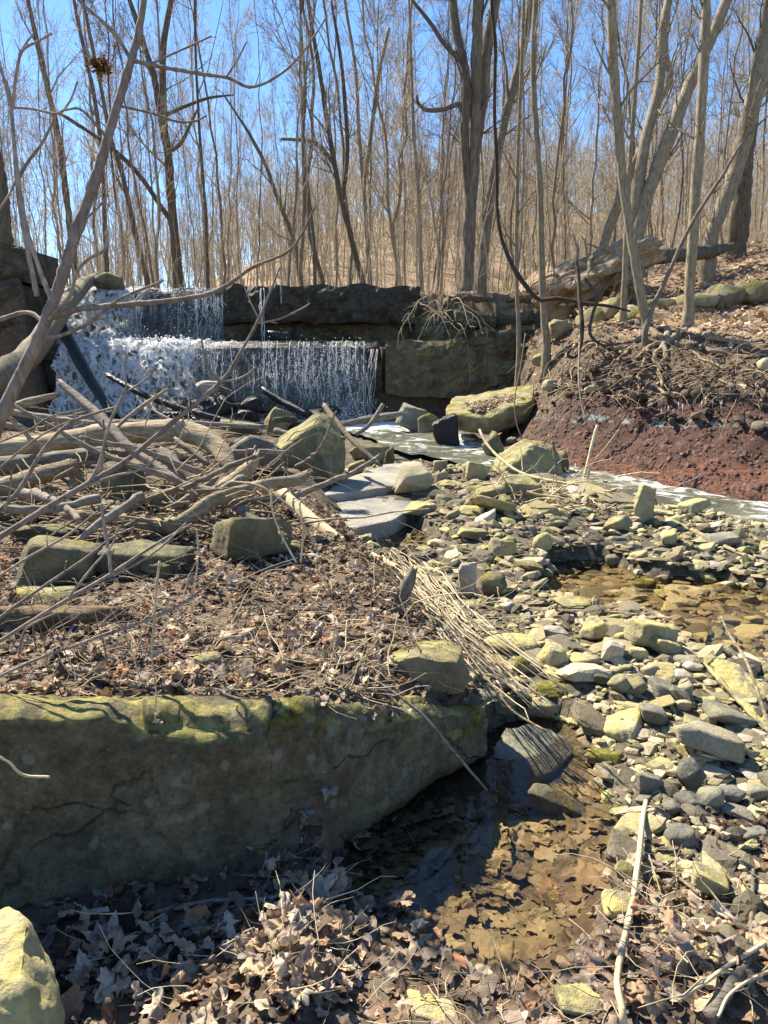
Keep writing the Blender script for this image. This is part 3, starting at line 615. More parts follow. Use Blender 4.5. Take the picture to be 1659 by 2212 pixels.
# traced stones: box in crop pixels, kind, colour, wording
L_ = [
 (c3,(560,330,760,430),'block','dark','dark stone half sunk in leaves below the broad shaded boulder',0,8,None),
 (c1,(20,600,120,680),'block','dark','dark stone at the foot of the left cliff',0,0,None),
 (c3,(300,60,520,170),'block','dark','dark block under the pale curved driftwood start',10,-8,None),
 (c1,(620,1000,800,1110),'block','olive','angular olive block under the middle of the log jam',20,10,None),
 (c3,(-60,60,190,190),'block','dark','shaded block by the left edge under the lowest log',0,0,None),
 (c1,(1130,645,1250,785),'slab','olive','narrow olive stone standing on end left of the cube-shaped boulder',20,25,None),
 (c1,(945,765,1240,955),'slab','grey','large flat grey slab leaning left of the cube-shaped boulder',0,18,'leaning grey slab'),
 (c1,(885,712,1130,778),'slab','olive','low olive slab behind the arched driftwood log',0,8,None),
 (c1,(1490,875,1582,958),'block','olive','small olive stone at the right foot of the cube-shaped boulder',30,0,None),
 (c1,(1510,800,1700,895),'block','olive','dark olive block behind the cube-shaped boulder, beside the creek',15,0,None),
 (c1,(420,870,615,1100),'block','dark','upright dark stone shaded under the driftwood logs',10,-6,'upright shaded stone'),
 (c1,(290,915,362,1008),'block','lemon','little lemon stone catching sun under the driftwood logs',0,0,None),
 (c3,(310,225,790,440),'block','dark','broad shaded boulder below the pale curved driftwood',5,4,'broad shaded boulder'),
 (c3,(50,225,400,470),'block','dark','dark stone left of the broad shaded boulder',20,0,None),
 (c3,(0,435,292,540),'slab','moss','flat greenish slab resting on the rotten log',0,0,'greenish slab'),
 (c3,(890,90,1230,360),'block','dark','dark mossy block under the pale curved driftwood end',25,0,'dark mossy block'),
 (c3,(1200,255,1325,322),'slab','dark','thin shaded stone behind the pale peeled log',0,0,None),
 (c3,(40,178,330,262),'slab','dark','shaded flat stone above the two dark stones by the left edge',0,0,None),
 (c3,(820,735,945,818),'round','moss','mossy round stone half buried in the shaded leaves',0,0,'half-buried mossy stone'),
 (c3,(930,630,1100,720),'slab','tan','flat brown stone lying in the leaves',0,-10,None),
 (c2,(60,650,188,770),'slab','grey','upright pale grey block standing in the creek below the ledge',15,14,'upright creek block'),
 (c2,(200,668,328,838),'slab','wet','dark wet slab leaning right beside the mossy table-topped boulder',10,-22,None),
 (c2,(140,680,238,785),'block','moss','mossy stone wedged between the two creek slabs',0,0,None),
 (c2,(0,820,46,905),'block','dark','dark rock at the creek edge right of the cube-shaped boulder',0,0,None),
 (c2,(738,835,818,958),'round','dark','dark companion stone touching the rounded creekside boulder',0,0,None),
 (c2,(435,768,528,890),'slab','dark','dark green slab leaning on the rounded creekside boulder',0,-35,None),
 (c2,(528,780,572,815),'round','grey','pebble-like grey stone behind the rounded creekside boulder',0,0,None),
 (c2,(45,885,238,1028),'wedge','tan','tan trapezoid rock beside the creek bend',10,-5,'tan trapezoid rock'),
 (c2,(208,925,282,992),'block','lemon','lemon stone touching the tan trapezoid rock',20,0,None),
 (c2,(350,888,462,975),'block','lemon','sunlit peaked stone on the crest of the bar',10,10,None),
 (c2,(210,880,275,930),'block','olive','olive stone above the tan trapezoid rock by the water',0,0,None),
 (c2,(500,950,692,1064),'block','olive','long dark olive rock below the rounded creekside boulder',0,10,'long olive rock'),
 (c2,(388,995,535,1062),'slab','olive','olive slab tilted toward the long olive rock',0,-12,None),
 (c2,(350,985,450,1035),'slab','olive','mossy olive slab on the crest of the bar',0,-8,None),
 (c2,(860,550,938,602),'block','tan','tan stone stuck in the dirt bank above the red shale',0,-10,None),
 (c2,(640,395,745,478),'block','olive','olive block under the slender pale tree at the bank edge',20,0,None),
 (c2,(690,520,760,590),'wedge','tan','pale yellow stone wedged in the roots of the dirt bank',0,20,None),
 (c2,(1622,440,1700,508),'round','tan','round tan stone cut by the right edge of the dirt bank',0,0,None),
 (c4,(85,75,248,158),'wedge','lemon','sunlit lemon wedge beside the smooth slab',0,-8,'lemon wedge'),
 (c4,(305,95,458,152),'slab','lemon','flat lemon plate on the upper bar',0,0,'flat lemon plate'),
 (c4,(380,125,502,198),'wedge','pink','pinkish wedge-shaped stone at the lip of the lemon plate',0,-14,None),
 (c4,(495,55,558,148),'slab','olive','grey-olive stone standing upright below the long olive rock',20,0,None),
 (c4,(632,92,756,152),'slab','moss','mossy brown bar-shaped stone below the driftwood tangle',0,8,None),
 (c4,(320,195,458,268),'slab','olive','olive stone with sunlit top beside the little gravel rill',0,6,None),
 (c4,(952,148,1088,224),'round','olive','lozenge-shaped olive stone below the driftwood tangle',0,-14,'lozenge-shaped stone'),
 (c4,(1072,15,1188,190),'block','lemon','tall lemon block standing upright at the stream edge',15,6,'tall upright lemon block'),
 (c4,(1205,98,1305,128),'slab','lemon','thin lemon slab beside the white riffle',0,0,None),
 (c4,(1280,92,1418,164),'slab','lemon','lemon slab ramped toward the white riffle',0,-20,'ramped lemon slab'),
 (c4,(1238,148,1295,195),'block','lemon','small lemon block right of the tall upright block',0,0,None),
 (c4,(1520,145,1590,172),'round','moss','small bright mossy stone near the right edge of the riffle',0,0,None),
 (c4,(1405,218,1562,295),'wedge','grey','dark grey stone above the long thin branch end',0,0,'dark grey wedge'),
 (c4,(1145,312,1358,408),'block','dark','dark brick-shaped block at the puddle edge',8,0,'brick-shaped block'),
 (c4,(1188,210,1282,288),'block','lemon','lemon stone right of the lozenge-shaped stone',0,-15,None),
 (c4,(645,220,742,308),'wedge','lemon','lemon wedge in the middle of the bar',0,-10,None),
 (c4,(440,228,572,348),'wedge','olive','olive pyramid with a pale cap stone on the middle bar',0,-12,'olive pyramid'),
 (c4,(560,335,688,402),'slab','olive','flat olive stone above the dark puddle-side rock',0,8,None),
 (c4,(960,310,1056,380),'round','olive','roundish olive stone at the far puddle edge',0,0,None),
 (c4,(1068,300,1150,368),'slab','lemon','lemon slab tucked left of the brick-shaped block',0,-20,None),
 (c4,(655,380,752,438),'round','dark','dark wet stone at the left tip of the puddle',0,0,'dark puddle-tip stone'),
 (c4,(1080,408,1198,475),'round','moss','greenish stone half sunk in the puddle',0,0,'half-sunk stone'),
 (c4,(1188,470,1312,522),'slab','lemon','flat pale stone breaking the puddle surface',0,6,None),
 (c4,(1270,452,1335,496),'round','grey','small grey stone in the puddle below the brick-shaped block',0,0,None),
 (c4,(1348,460,1452,494),'slab','grey','long thin stone at the right of the puddle',0,3,None),
 (c4,(315,352,422,514),'block','pink','tall pale stone beside the round mossy one',0,8,'tall pale stone'),
 (c4,(422,382,534,510),'round','moss','round olive boulder with a moss patch beside the tall pale stone',0,0,'moss-patched round stone'),
 (c4,(245,438,342,524),'block','tan','tan block near the top of the dry stalks',0,12,None),
 (c4,(745,492,934,564),'slab','olive','flat olive slab behind the thin bent stick',0,0,'flat olive slab'),
 (c4,(645,512,722,548),'wedge','olive','little olive wedge left of the flat olive slab',0,0,None),
 (c4,(452,632,684,764),'round','lemon','large rounded lemon block beside the dry stalks',5,6,'large rounded lemon block'),
 (c4,(680,628,804,698),'block','pink','pale pinkish stone right of the large rounded lemon block',0,10,'pale pinkish stone'),
 (c4,(852,592,1004,706),'wedge','lemon','lemon wedge with crumbly edge below the bent stick',0,-14,'crumbly lemon wedge'),
 (c4,(1070,588,1268,745),'slab','lemon','large smooth lemon disc at the puddle shore',20,10,'smooth lemon disc'),
 (c4,(1168,668,1292,774),'slab','lemon','lemon plate overlapping the smooth disc',0,20,None),
 (c4,(942,684,1062,790),'block','pink','pale speckled block in the middle of the stones',10,12,'pale speckled block'),
 (c4,(678,698,808,830),'wedge','lemon','notched lemon stone below the pale pinkish stone',0,12,'notched lemon stone'),
 (c4,(802,734,952,824),'block','lemon','lemon block right of the notched stone',0,-6,None),
 (c4,(1000,650,1068,716),'block','lemon','small squarish lemon stone right of the crumbly wedge',0,0,None),
 (c4,(1060,700,1142,794),'block','lemon','squarish lemon stone right of the pale speckled block',0,0,None),
 (c4,(558,754,642,848),'round','moss','small dark green stone under the dry stalks',0,0,None),
 (c4,(640,838,854,936),'slab','moss','dark moss-topped slab in front of the notched lemon stone',0,4,'moss-topped slab'),
 (c4,(370,884,488,980),'round','grey','blue-grey stone beside the brown moss-crusted boulder',0,0,'round blue-grey stone'),
 (c4,(588,912,804,1056),'slab','lemon','long slab under the lower end of the dry stalks',0,20,'slab under the stalks'),
 (c4,(1145,828,1294,950),'wedge','grey','dark grey pyramid stone with speckled face',0,6,'grey pyramid'),
 (c4,(1108,944,1242,1074),'slab','grey','grey-olive slab right of the lemon wedge rock',0,12,'grey-olive slab'),
 (c4,(1265,858,1338,948),'wedge','tan','tan triangular stone right of the grey pyramid',0,0,None),
 (c4,(1118,788,1198,858),'wedge','tan','tan pointed stone above the grey pyramid',0,0,None),
 (c4,(1255,814,1344,882),'wedge','pink','pinkish stone above the tan triangular one',0,12,None),
 (c4,(1298,768,1390,834),'round','pink','smooth round pinkish stone near the long sunlit slab',0,0,None),
 (c4,(1345,828,1414,874),'round','lemon','lemon cobble below the smooth round stone',0,0,None),
 (c4,(1378,955,1624,1094),'slab','grey','grey-green slab slanting along the long sunlit slab',0,18,'slanting grey-green slab'),
 (c4,(1300,1005,1420,1075),'slab','olive','olive slab left of the slanting grey-green slab',0,10,None),
 (c4,(1265,944,1334,998),'block','tan','small tan block between the two grey slabs',0,0,None),
 (c4,(985,845,1072,938),'slab','olive','ribbed olive stone leaning left of the grey pyramid',0,-35,None),
 (c4,(1045,865,1142,944),'slab','dark','dark ribbed stone beside the grey pyramid',0,-25,None),
 (c4,(995,788,1088,852),'block','olive','olive lump below the pale speckled block',0,0,None),
 (c4,(700,788,762,832),'round','olive','olive cobble below the notched lemon stone',0,0,None),
 (c4,(640,790,706,836),'round','lemon','lemon cobble left of the olive one',0,0,None),
 (c6,(876,105,1052,210),'block','moss','moss-speckled stone in front of the lemon wedge rock',0,5,'moss-speckled stone'),
 (c6,(1262,8,1640,204),'block','tan','long tan slab lying below the slanting grey-green slab',0,14,'long tan slab'),
 (c6,(1378,192,1540,280),'slab','tan','tan plate just below the long tan slab',0,5,None),
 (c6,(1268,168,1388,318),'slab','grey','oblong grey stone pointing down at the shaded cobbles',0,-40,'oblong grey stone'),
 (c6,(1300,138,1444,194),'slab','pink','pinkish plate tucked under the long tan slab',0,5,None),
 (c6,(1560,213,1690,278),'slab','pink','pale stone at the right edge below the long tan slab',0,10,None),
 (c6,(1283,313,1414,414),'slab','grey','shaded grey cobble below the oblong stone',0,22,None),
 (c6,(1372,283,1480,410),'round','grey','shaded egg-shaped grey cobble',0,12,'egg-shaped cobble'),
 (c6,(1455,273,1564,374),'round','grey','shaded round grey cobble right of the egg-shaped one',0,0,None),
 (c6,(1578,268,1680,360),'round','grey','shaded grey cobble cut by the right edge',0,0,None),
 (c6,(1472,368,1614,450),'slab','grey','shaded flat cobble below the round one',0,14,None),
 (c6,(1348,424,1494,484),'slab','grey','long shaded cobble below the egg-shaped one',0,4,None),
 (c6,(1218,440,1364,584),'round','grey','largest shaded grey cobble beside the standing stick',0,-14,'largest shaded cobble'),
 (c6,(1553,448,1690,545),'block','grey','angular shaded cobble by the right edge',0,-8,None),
 (c6,(1328,273,1404,322),'round','grey','small shaded cobble between oblong stone and egg-shaped cobble',0,0,None),
 (c6,(978,368,1054,418),'round','grey','lone small grey cobble at the pool edge',0,0,None),
 (c6,(1218,348,1294,424),'slab','grey','narrow shaded stone above the largest cobble',0,30,None),
 (c6,(1268,544,1350,608),'round','olive','olive cobble right below the largest shaded cobble',0,0,None),
 (c6,(1305,640,1564,828),'slab','lemon','yellow slab slanting across the lower right stones',0,28,'yellow slanting slab'),
 (c6,(1345,598,1460,660),'slab','grey','grey plate behind the yellow slanting slab',0,15,None),
 (c6,(946,728,1114,870),'round','lemon','pale lemon boulder at the pool edge beside the standing stick',0,0,'pale lemon pool-edge stone'),
 (c6,(1200,794,1294,860),'wedge','grey','grey wedge among the lower right leaves',0,0,None),
 (c6,(1265,838,1338,905),'round','lemon','mustard cobble under the grey wedge',0,0,None),
 (c6,(1310,955,1504,1104),'wedge','lemon','mustard yellow rock in the lower right leaves',0,-8,'mustard rock'),
 (c6,(1375,798,1484,874),'block','pink','pale pink stone above the mustard rock',0,0,None),
 (c6,(762,1143,990,1290),'slab','lemon','pale green slab at the bottom shore of the pool',0,6,'pale green shore slab'),
 (c6,(105,1188,345,1360),'slab','lemon','pale lemon slab at the bottom beside the leaf mound',0,10,'pale bottom slab'),
 (c6,(606,253,874,444),'slab','dark','dark sunken slab at the shaded end of the pool',0,14,'dark sunken slab'),
 (c6,(1092,218,1220,330),'block','grey','grey stone at the pool edge left of the oblong stone',0,8,None),
 (c6,(1540,665,1640,715),'block','tan','small tan block near the right edge beyond the yellow slab',0,0,None),
 (c6,(1570,715,1680,775),'slab','grey','flat grey stone near the right edge beyond the yellow slab',0,0,None),
 (c6,(1000,470,1075,535),'round','dark','dark half-sunk cobble at the right pool shore',0,0,None),
]
for c, bx_, kd, mt, lab, yw, rl, sh_ in L_:
    wpx = (bx_[2]-bx_[0])*.5
    rock_at(B(c, *bx_), kd, mt, lab, yaw=yw, roll=rl, short=sh_, sub=4 if wpx > 55 else 3, group=GB if c in (c4, c6) else None, dr=.62 if kd == 'block' else .8)
# wet rocks at the foot of the falls and one on the brink
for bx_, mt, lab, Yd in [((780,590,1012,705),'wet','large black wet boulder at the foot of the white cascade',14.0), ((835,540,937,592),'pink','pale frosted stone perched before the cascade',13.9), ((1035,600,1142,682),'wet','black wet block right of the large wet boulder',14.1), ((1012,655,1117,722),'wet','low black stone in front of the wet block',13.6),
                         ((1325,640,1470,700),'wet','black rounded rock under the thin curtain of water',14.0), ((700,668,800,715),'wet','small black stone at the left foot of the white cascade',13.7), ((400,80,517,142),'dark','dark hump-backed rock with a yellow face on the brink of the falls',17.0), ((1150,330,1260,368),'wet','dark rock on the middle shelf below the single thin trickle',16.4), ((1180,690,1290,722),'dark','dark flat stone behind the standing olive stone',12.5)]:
    pb = P(*c1((bx_[0]+bx_[2])/2, bx_[3]), Yd)
    rock_at(B(c1, *bx_), 'block' if mt != 'pink' else 'slab', mt, lab, yaw=12, ground_=pb, sub=3, sink=.02)
# smooth bedrock slabs in the creek bend
SLABS = []
def slab_poly(poly, z, th, label, mat='slab'):
    pts = [rz(*p, z) for p in poly]; SLABS.append([tuple(p[:2]) for p in pts]); hull = [np.append(p[:2], z) for p in pts] + [np.append(p[:2], z-th) for p in pts]
    return hull_rock('rock_slab', hull, mat, label, 'rock slab', 3, .008, .02, freq=4)
slab_poly([(685,1105),(740,1062),(850,1048),(915,1055),(895,1092),(850,1122),(770,1140),(695,1130)], .31, .2, 'smooth flat grey slab half in sun beside the little puddle'); LANDMARKS.append(('smooth grey slab', 780, 1090))
slab_poly([(690,1072),(740,1035),(830,1004),(885,994),(915,1010),(870,1046),(760,1060)], .39, .2, 'smooth dark shelf of bedrock between the creek and the sunlit slab')

# ------------------------------------------------------------------ rock ledges of the falls
def strata(x0, x1, yf, z0, z1, back, seed, name, parent, org, mat='ledge', blk=.7, jag=.10, res=.07):
    rng = np.random.default_rng(seed); nu = max(6, int((x1-x0)/res)); ux = np.linspace(x0, x1, nu)
    nb = max(2, int((x1-x0)/blk)); edges = np.sort(rng.uniform(x0, x1, nb)); bi = np.searchsorted(edges, ux)
    offs = rng.uniform(-jag, jag, nb+1)[bi]; dz = rng.uniform(-.35, .35, nb+1)[bi]*min(.3, (z1-z0)*.4)
    y = yf(ux) + offs; prof = []
    vs_ = np.linspace(0, 1, max(5, int((z1-z0)/.06)))
    prof.append(np.stack([ux, y+back, np.full(nu, z0)], -1)); prof.append(np.stack([ux, y+.25, np.full(nu, z0)], -1))
    for v in vs_:
        ed = .05*(1-min(1, 6*v*(1-v)+.0))
        prof.append(np.stack([ux, y + ed, z0 + (z1-z0+dz)*v], -1))
    prof.append(np.stack([ux, y+.3, z1+dz*.4], -1)); prof.append(np.stack([ux, y+back, np.full(nu, z1)], -1))
    A = np.stack(prof, 1)
    A[:, 1:-1, 1] += .12*fbm(A[:, 1:-1]*np.array([1.5, 1.5, 2.6]) + seed, 5, .6); A[:, 1:-1, 2] += .06*fbm(A[:, 1:-1]*2 + seed*2, 4)
    nv = A.shape[1]; ii = np.arange(nu*nv).reshape(nu, nv); q = np.stack([ii[:-1,:-1], ii[1:,:-1], ii[1:,1:], ii[:-1,1:]], -1).reshape(-1, 4)
    caps = [np.stack([np.full(nv-2, ii[0,0]), ii[0,2:], ii[0,1:-1]], -1), np.stack([np.full(nv-2, ii[-1,0]), ii[-1,1:-1], ii[-1,2:]], -1)]
    return ob(name, mk_mesh(name, A.reshape(-1, 3) - np.array(org), [q] + caps, ROCK[mat], False), parent)
def ledge(label, x0, x1, yf, z0, z1, layers, seed, back=1.2, mat='ledge', over=None, jag=.1, blk=.7):
    rng = np.random.default_rng(seed); o = (0.5*(x0+x1), float(yf(np.array([.5*(x0+x1)]))[0]), z0)
    e = empty('rock_ledge', o, label, 'rock ledge')
    zs_ = z0 + (z1-z0)*np.concatenate([[0], np.cumsum(rng.uniform(.6, 1.4, layers))])
    zs_ = z0 + (zs_-z0)*(z1-z0)/(zs_[-1]-z0)
    for i in range(layers):
        ov = over[i] if over else rng.uniform(-.06, .1)
        a, b = (x0, x1)
        strata(a + rng.uniform(-.1, .1), b + rng.uniform(-.1, .1), (lambda xx, ov=ov: yf(xx) + ov), zs_[i]+.006, zs_[i+1]-.004, back, seed*10+i, 'stratum', e, o, mat, blk, jag)
    return e
yup = lambda xx: Y_UP + .12*np.sin(xx*.9) + .0*xx
ylo = lambda xx: Y_LOW + .10*np.sin(xx*1.3+1)
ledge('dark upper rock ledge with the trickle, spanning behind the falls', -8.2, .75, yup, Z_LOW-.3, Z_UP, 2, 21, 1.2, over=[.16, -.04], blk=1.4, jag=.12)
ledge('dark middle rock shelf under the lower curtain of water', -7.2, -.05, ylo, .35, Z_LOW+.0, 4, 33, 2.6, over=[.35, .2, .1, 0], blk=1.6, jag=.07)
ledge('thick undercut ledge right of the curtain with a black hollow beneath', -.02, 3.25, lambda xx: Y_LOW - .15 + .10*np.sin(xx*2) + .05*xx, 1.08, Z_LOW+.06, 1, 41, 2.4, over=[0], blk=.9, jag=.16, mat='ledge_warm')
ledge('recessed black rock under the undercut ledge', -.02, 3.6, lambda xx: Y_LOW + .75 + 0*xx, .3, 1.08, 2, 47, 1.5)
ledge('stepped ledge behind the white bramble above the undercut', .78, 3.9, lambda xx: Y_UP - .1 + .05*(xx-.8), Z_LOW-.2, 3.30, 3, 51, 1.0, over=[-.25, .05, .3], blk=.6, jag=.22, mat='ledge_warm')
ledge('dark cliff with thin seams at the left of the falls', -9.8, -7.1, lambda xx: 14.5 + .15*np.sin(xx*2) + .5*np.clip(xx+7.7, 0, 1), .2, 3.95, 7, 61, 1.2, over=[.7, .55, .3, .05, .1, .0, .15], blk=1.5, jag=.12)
# mossy outcrops on the right slope
def outcrop(row, Yd, label, seed):
    rng = np.random.default_rng(seed); first = P(*row[0][:2], Yd); e = empty('rock_outcrop', first, label, 'rock outcrop')
    for (px0, py0, px1, py1) in row:
        Yd = gp((px0+px1)/2, py1)[1] + .1; a, b = P(px0, py1, Yd), P(px1, py0, Yd)
        Vv, Ff = rock_shape(rng, 'block', 3, (b[0]-a[0]+.1, rng.uniform(.8, 1.2), (b[2]-a[2])*1.25+.05), .04)
        ob('block', mk_mesh('block', Vv, [Ff], ROCK['ledge_pale'], True), e, loc=(a+b)/2 - first + np.array([0, .3, -.05]))
outcrop([(1185,690,1265,725),(1255,660,1330,700),(1300,640,1350,690),(1345,655,1405,690),(1180,650,1250,690),(1240,630,1300,662)], 13.2, 'lower mossy outcrop between the slender trunks on the slope', 3)
outcrop([(1400,640,1480,665),(1470,625,1560,660),(1540,612,1610,665),(1600,600,1700,655),(1330,610,1420,645),(1250,615,1340,640)], 14.6, 'upper mossy outcrop running to the right edge', 4)

# ------------------------------------------------------------------ falling water
def sheet(name, x0, x1, yf, zt, zb, bulge, froth_fn, reach_fn, label, seed, lump=.05, nz_=70, casc=0.):
    nu = int((x1-x0)/.035); ux = np.linspace(x0, x1, nu); v = np.linspace(0, 1, nz_)
    UX, VV = np.meshgrid(ux, v, indexing='ij')
    fr = froth_fn(UX, VV); rc = reach_fn(UX, VV)
    zt_ = zt(UX) if callable(zt) else zt
    ZZ = lerp(zt_, zb, VV); back_ = np.clip(1 - VV*14, 0, 1)
    YY = yf(UX) - .10 - bulge*np.sqrt(VV) - casc*np.clip(fr, 0, 1)*VV**.85 + .35*back_**1.0
    ZZ = ZZ + .02*back_
    Pp = np.stack([UX, YY, ZZ], -1)
    nn = fbm(Pp*np.array([5, 5, 3.5]) + seed, 4); st = fbm(np.stack([UX*7, 0*UX+seed, ZZ*.6], -1), 3)
    Pp[..., 1] -= fr*lump*2.4*np.maximum(nn, -.3) + .035*st
    Pp[..., 2] += fr*lump*.8*fbm(Pp*6 + 5, 2)
    ii = np.arange(UX.size).reshape(UX.shape); q = np.stack([ii[:-1,:-1], ii[1:,:-1], ii[1:,1:], ii[:-1,1:]], -1).reshape(-1, 4)
    cc = np.stack([np.clip(fr, 0, 1).ravel(), np.clip(rc, 0, 1).ravel(), 0*fr.ravel()], -1)
    return tag(ob(name, mk_mesh(name, Pp.reshape(-1, 3), [q], FALLM, True, cc)), label, kind='structure')
def xpx(px, Y): return (px - IW/2)/FPX*(Y*CP)
xa, xb = xpx(150, 17.2), xpx(492, 17.2)
upf = lambda U, Vv: 1.15*ss(xpx(350,17.2), xpx(235,17.2), U + .25*Vv*0 + .25*fbm(np.stack([U*2, Vv*3, 0*U], -1), 2))*1.0 + .5*ss(.06, .0, Vv) + .25*ss(.8, 1, Vv)
upr = lambda U, Vv: .2 + .8*np.maximum(np.exp(-((U-xpx(300,17.2))/.18)**2), np.exp(-((U-xpx(440,17.2))/.55)**2)) 
uw = sheet('waterfall_water', xa-.1, xb, yup, Z_UP+.06, Z_LOW-.02, .22, upf, upr, 'upper drop of the falls, foaming at its left end', 4, .06, casc=.3)
la, lb_ = xpx(150, 15), xpx(792, 15)
lof = lambda U, Vv: ss(xpx(520,15), xpx(330,15), U + .7*Vv*ss(xpx(200,15), xpx(400,15), U) + .35*fbm(np.stack([U*1.5, Vv*3, 0*U+5], -1), 2))*(1.1-.15*Vv) + .75*ss(.05, .0, Vv)*ss(xpx(560,15), xpx(480,15), U) + .6*ss(.88, 1, Vv)*(ss(xpx(690,15), xpx(730,15), U))
lor = lambda U, Vv: .30 + .5*ss(xpx(600,15), xpx(700,15), U)*ss(xpx(793,15), xpx(765,15), U) + .3*np.exp(-((U-xpx(540,15))/.5)**2)
lw = sheet('waterfall_water', la, lb_, ylo, Z_LOW+.05, .5, .35, lof, lor, 'lower curtain of the falls, white froth left and thin threads right', 9, .10, 80, .6)
sheet('waterfall_water', xa+.0, xb+.02, lambda xx: yup(xx)-.07, Z_UP+.05, Z_LOW-.02, .25, lambda U, Vv: .5*upf(U+.12, Vv), lambda U, Vv: .5*upr(U, Vv), 'outer veil of the upper drop', 14, .05, casc=.45)
sheet('waterfall_water', la+.1, lb_, lambda xx: ylo(xx)-.08, Z_LOW+.04, .5, .38, lambda U, Vv: .55*lof(U+.15, Vv), lambda U, Vv: .6*lor(U, Vv), 'outer veil of the lower curtain', 19, .08, 80, .95)
# threads of falling water, parts of the two drops
rngw = np.random.default_rng(5)
def threads(n, x0, x1, yf, zt, zb, bulge, parent, dens=None):
    T = Tubes(); K = 16; xs_ = rngw.uniform(x0, x1, n*2)
    if dens: xs_ = xs_[rngw.uniform(0, 1, len(xs_)) < dens(xs_)]
    xs_ = xs_[:n]; n = len(xs_)
    v0 = rngw.uniform(0, .35, n)*(rngw.uniform(0, 1, n) < .5); v1 = np.clip(v0 + rngw.uniform(.3, 1.0, n), 0, 1)
    v = v0[:, None] + (v1-v0)[:, None]*np.linspace(0, 1, K)[None]
    xx = xs_[:, None] + .035*np.cumsum(rngw.normal(0, 1, (n, K)), 1)*v
    yy = yf(xx) - .14 - bulge*np.sqrt(v) - rngw.uniform(0, .06, (n, 1)); zz = lerp(zt, zb, v)
    r = rngw.uniform(.0015, .005, (n, 1))*rngw.uniform(.1, 1.6, (n, K))
    T.batch(np.stack([xx, yy, zz], -1), r, 4)
    d = n*26; k = rngw.integers(0, n, d); j = rngw.integers(0, K, d)
    pp = np.stack([xx, yy, zz], -1)[k, j] + rngw.normal(0, 1, (d, 3))*np.array([.06, .05, .05])
    rr = rngw.uniform(.003, .008, d); dl = np.array([[0, 0, -.8], [0, 0, 0], [0, 0, .8]])
    T.batch(pp[:, None, :] + dl[None]*rr[:, None, None]*2, np.stack([rr*.4, rr, rr*.4], -1), 4)
    o = ob('water_threads', T.mesh('water_threads', FROTH), parent); o['kind'] = 'stuff'
threads(40, xa+.6, xb, yup, Z_UP+.05, Z_LOW, .22, uw, lambda x: .12 + .9*np.maximum(np.exp(-((x-xpx(300,17.2))/.2)**2), np.exp(-((x-xpx(440,17.2))/.6)**2)))
threads(75, la+2.4, lb_, ylo, Z_LOW+.04, .5, .35, lw, lambda x: .35 + .65*ss(xpx(560,15), xpx(680,15), x))
tr_o = empty('water_trickle', (xpx(577, 17.1), 16.9, Z_LOW), 'single thin trickle running down the upper ledge', 'trickle')
T = Tubes(); 
for k in range(5):
    zt_ = np.linspace(Z_UP+.02, Z_LOW, 14); xx = xpx(572, 17)+.05*np.linspace(0, 1, 14)*1.6 + rngw.normal(0, .035) + .012*np.cumsum(rngw.normal(0, 1, 14))
    T.batch(np.stack([xx, 16.98 - .15*np.sqrt(np.linspace(0, 1, 14)), zt_], -1)[None], rngw.uniform(.002, .008, (1, 14)), 4)
ob('stream_thread', T.mesh('stream_thread', FROTH, tr_o.location), tr_o)['kind'] = 'stuff'
T = Tubes(); tr2 = empty('water_trickle', (xpx(810, 14.8), 14.7, .6), 'faint trickle at the corner of the undercut ledge', 'trickle')
for k in range(8):
    zt_ = np.linspace(Z_LOW*.95, .6, 14); xx = xpx(812, 15) - .18*np.linspace(0, 1, 14) + rngw.normal(0, .05) + .014*np.cumsum(rngw.normal(0, 1, 14))
    T.batch(np.stack([xx, 14.78 + 0*zt_, zt_], -1)[None], rngw.uniform(.0012, .0045, (1, 14)), 4)
ob('stream_thread', T.mesh('stream_thread', FROTH, tr2.location), tr2)['kind'] = 'stuff'
# splash froth at the feet of the drops
def splash(n, gen, rad, parent):
    D, F = ico(1); VV, FF = [], []
    for k in range(n):
        c = gen(); r = rad*rngw.uniform(.3, 1.2); VV.append(c + D*r*(1+.4*rngw.normal(0, 1, (len(D), 1)))*np.array([1.2, 1, .8])); FF.append(F + k*len(D))
    o = ob('splash_froth', mk_mesh('splash_froth', np.concatenate(VV), [np.concatenate(FF)], FROTH, True), parent); o['kind'] = 'stuff'
splash(420, lambda: np.array([rngw.normal(xpx(752, 14.5), .32), 14.45+rngw.normal(0, .12), .5+abs(rngw.normal(0, .16))]), .012, lw)
splash(380, lambda: np.array([rngw.uniform(xpx(175, 14.5), xpx(440, 14.5)), 13.6+rngw.normal(0, .2), .5+abs(rngw.normal(0, .2))]), .013, lw)
splash(500, lambda: np.array([rngw.uniform(xpx(160, 15.2), xpx(420, 15.2)), 15.0+rngw.normal(0, .12), Z_LOW+.05+abs(rngw.normal(0, .07))*(1.3 if rngw.uniform() < .5 else .6)]), .014, uw)
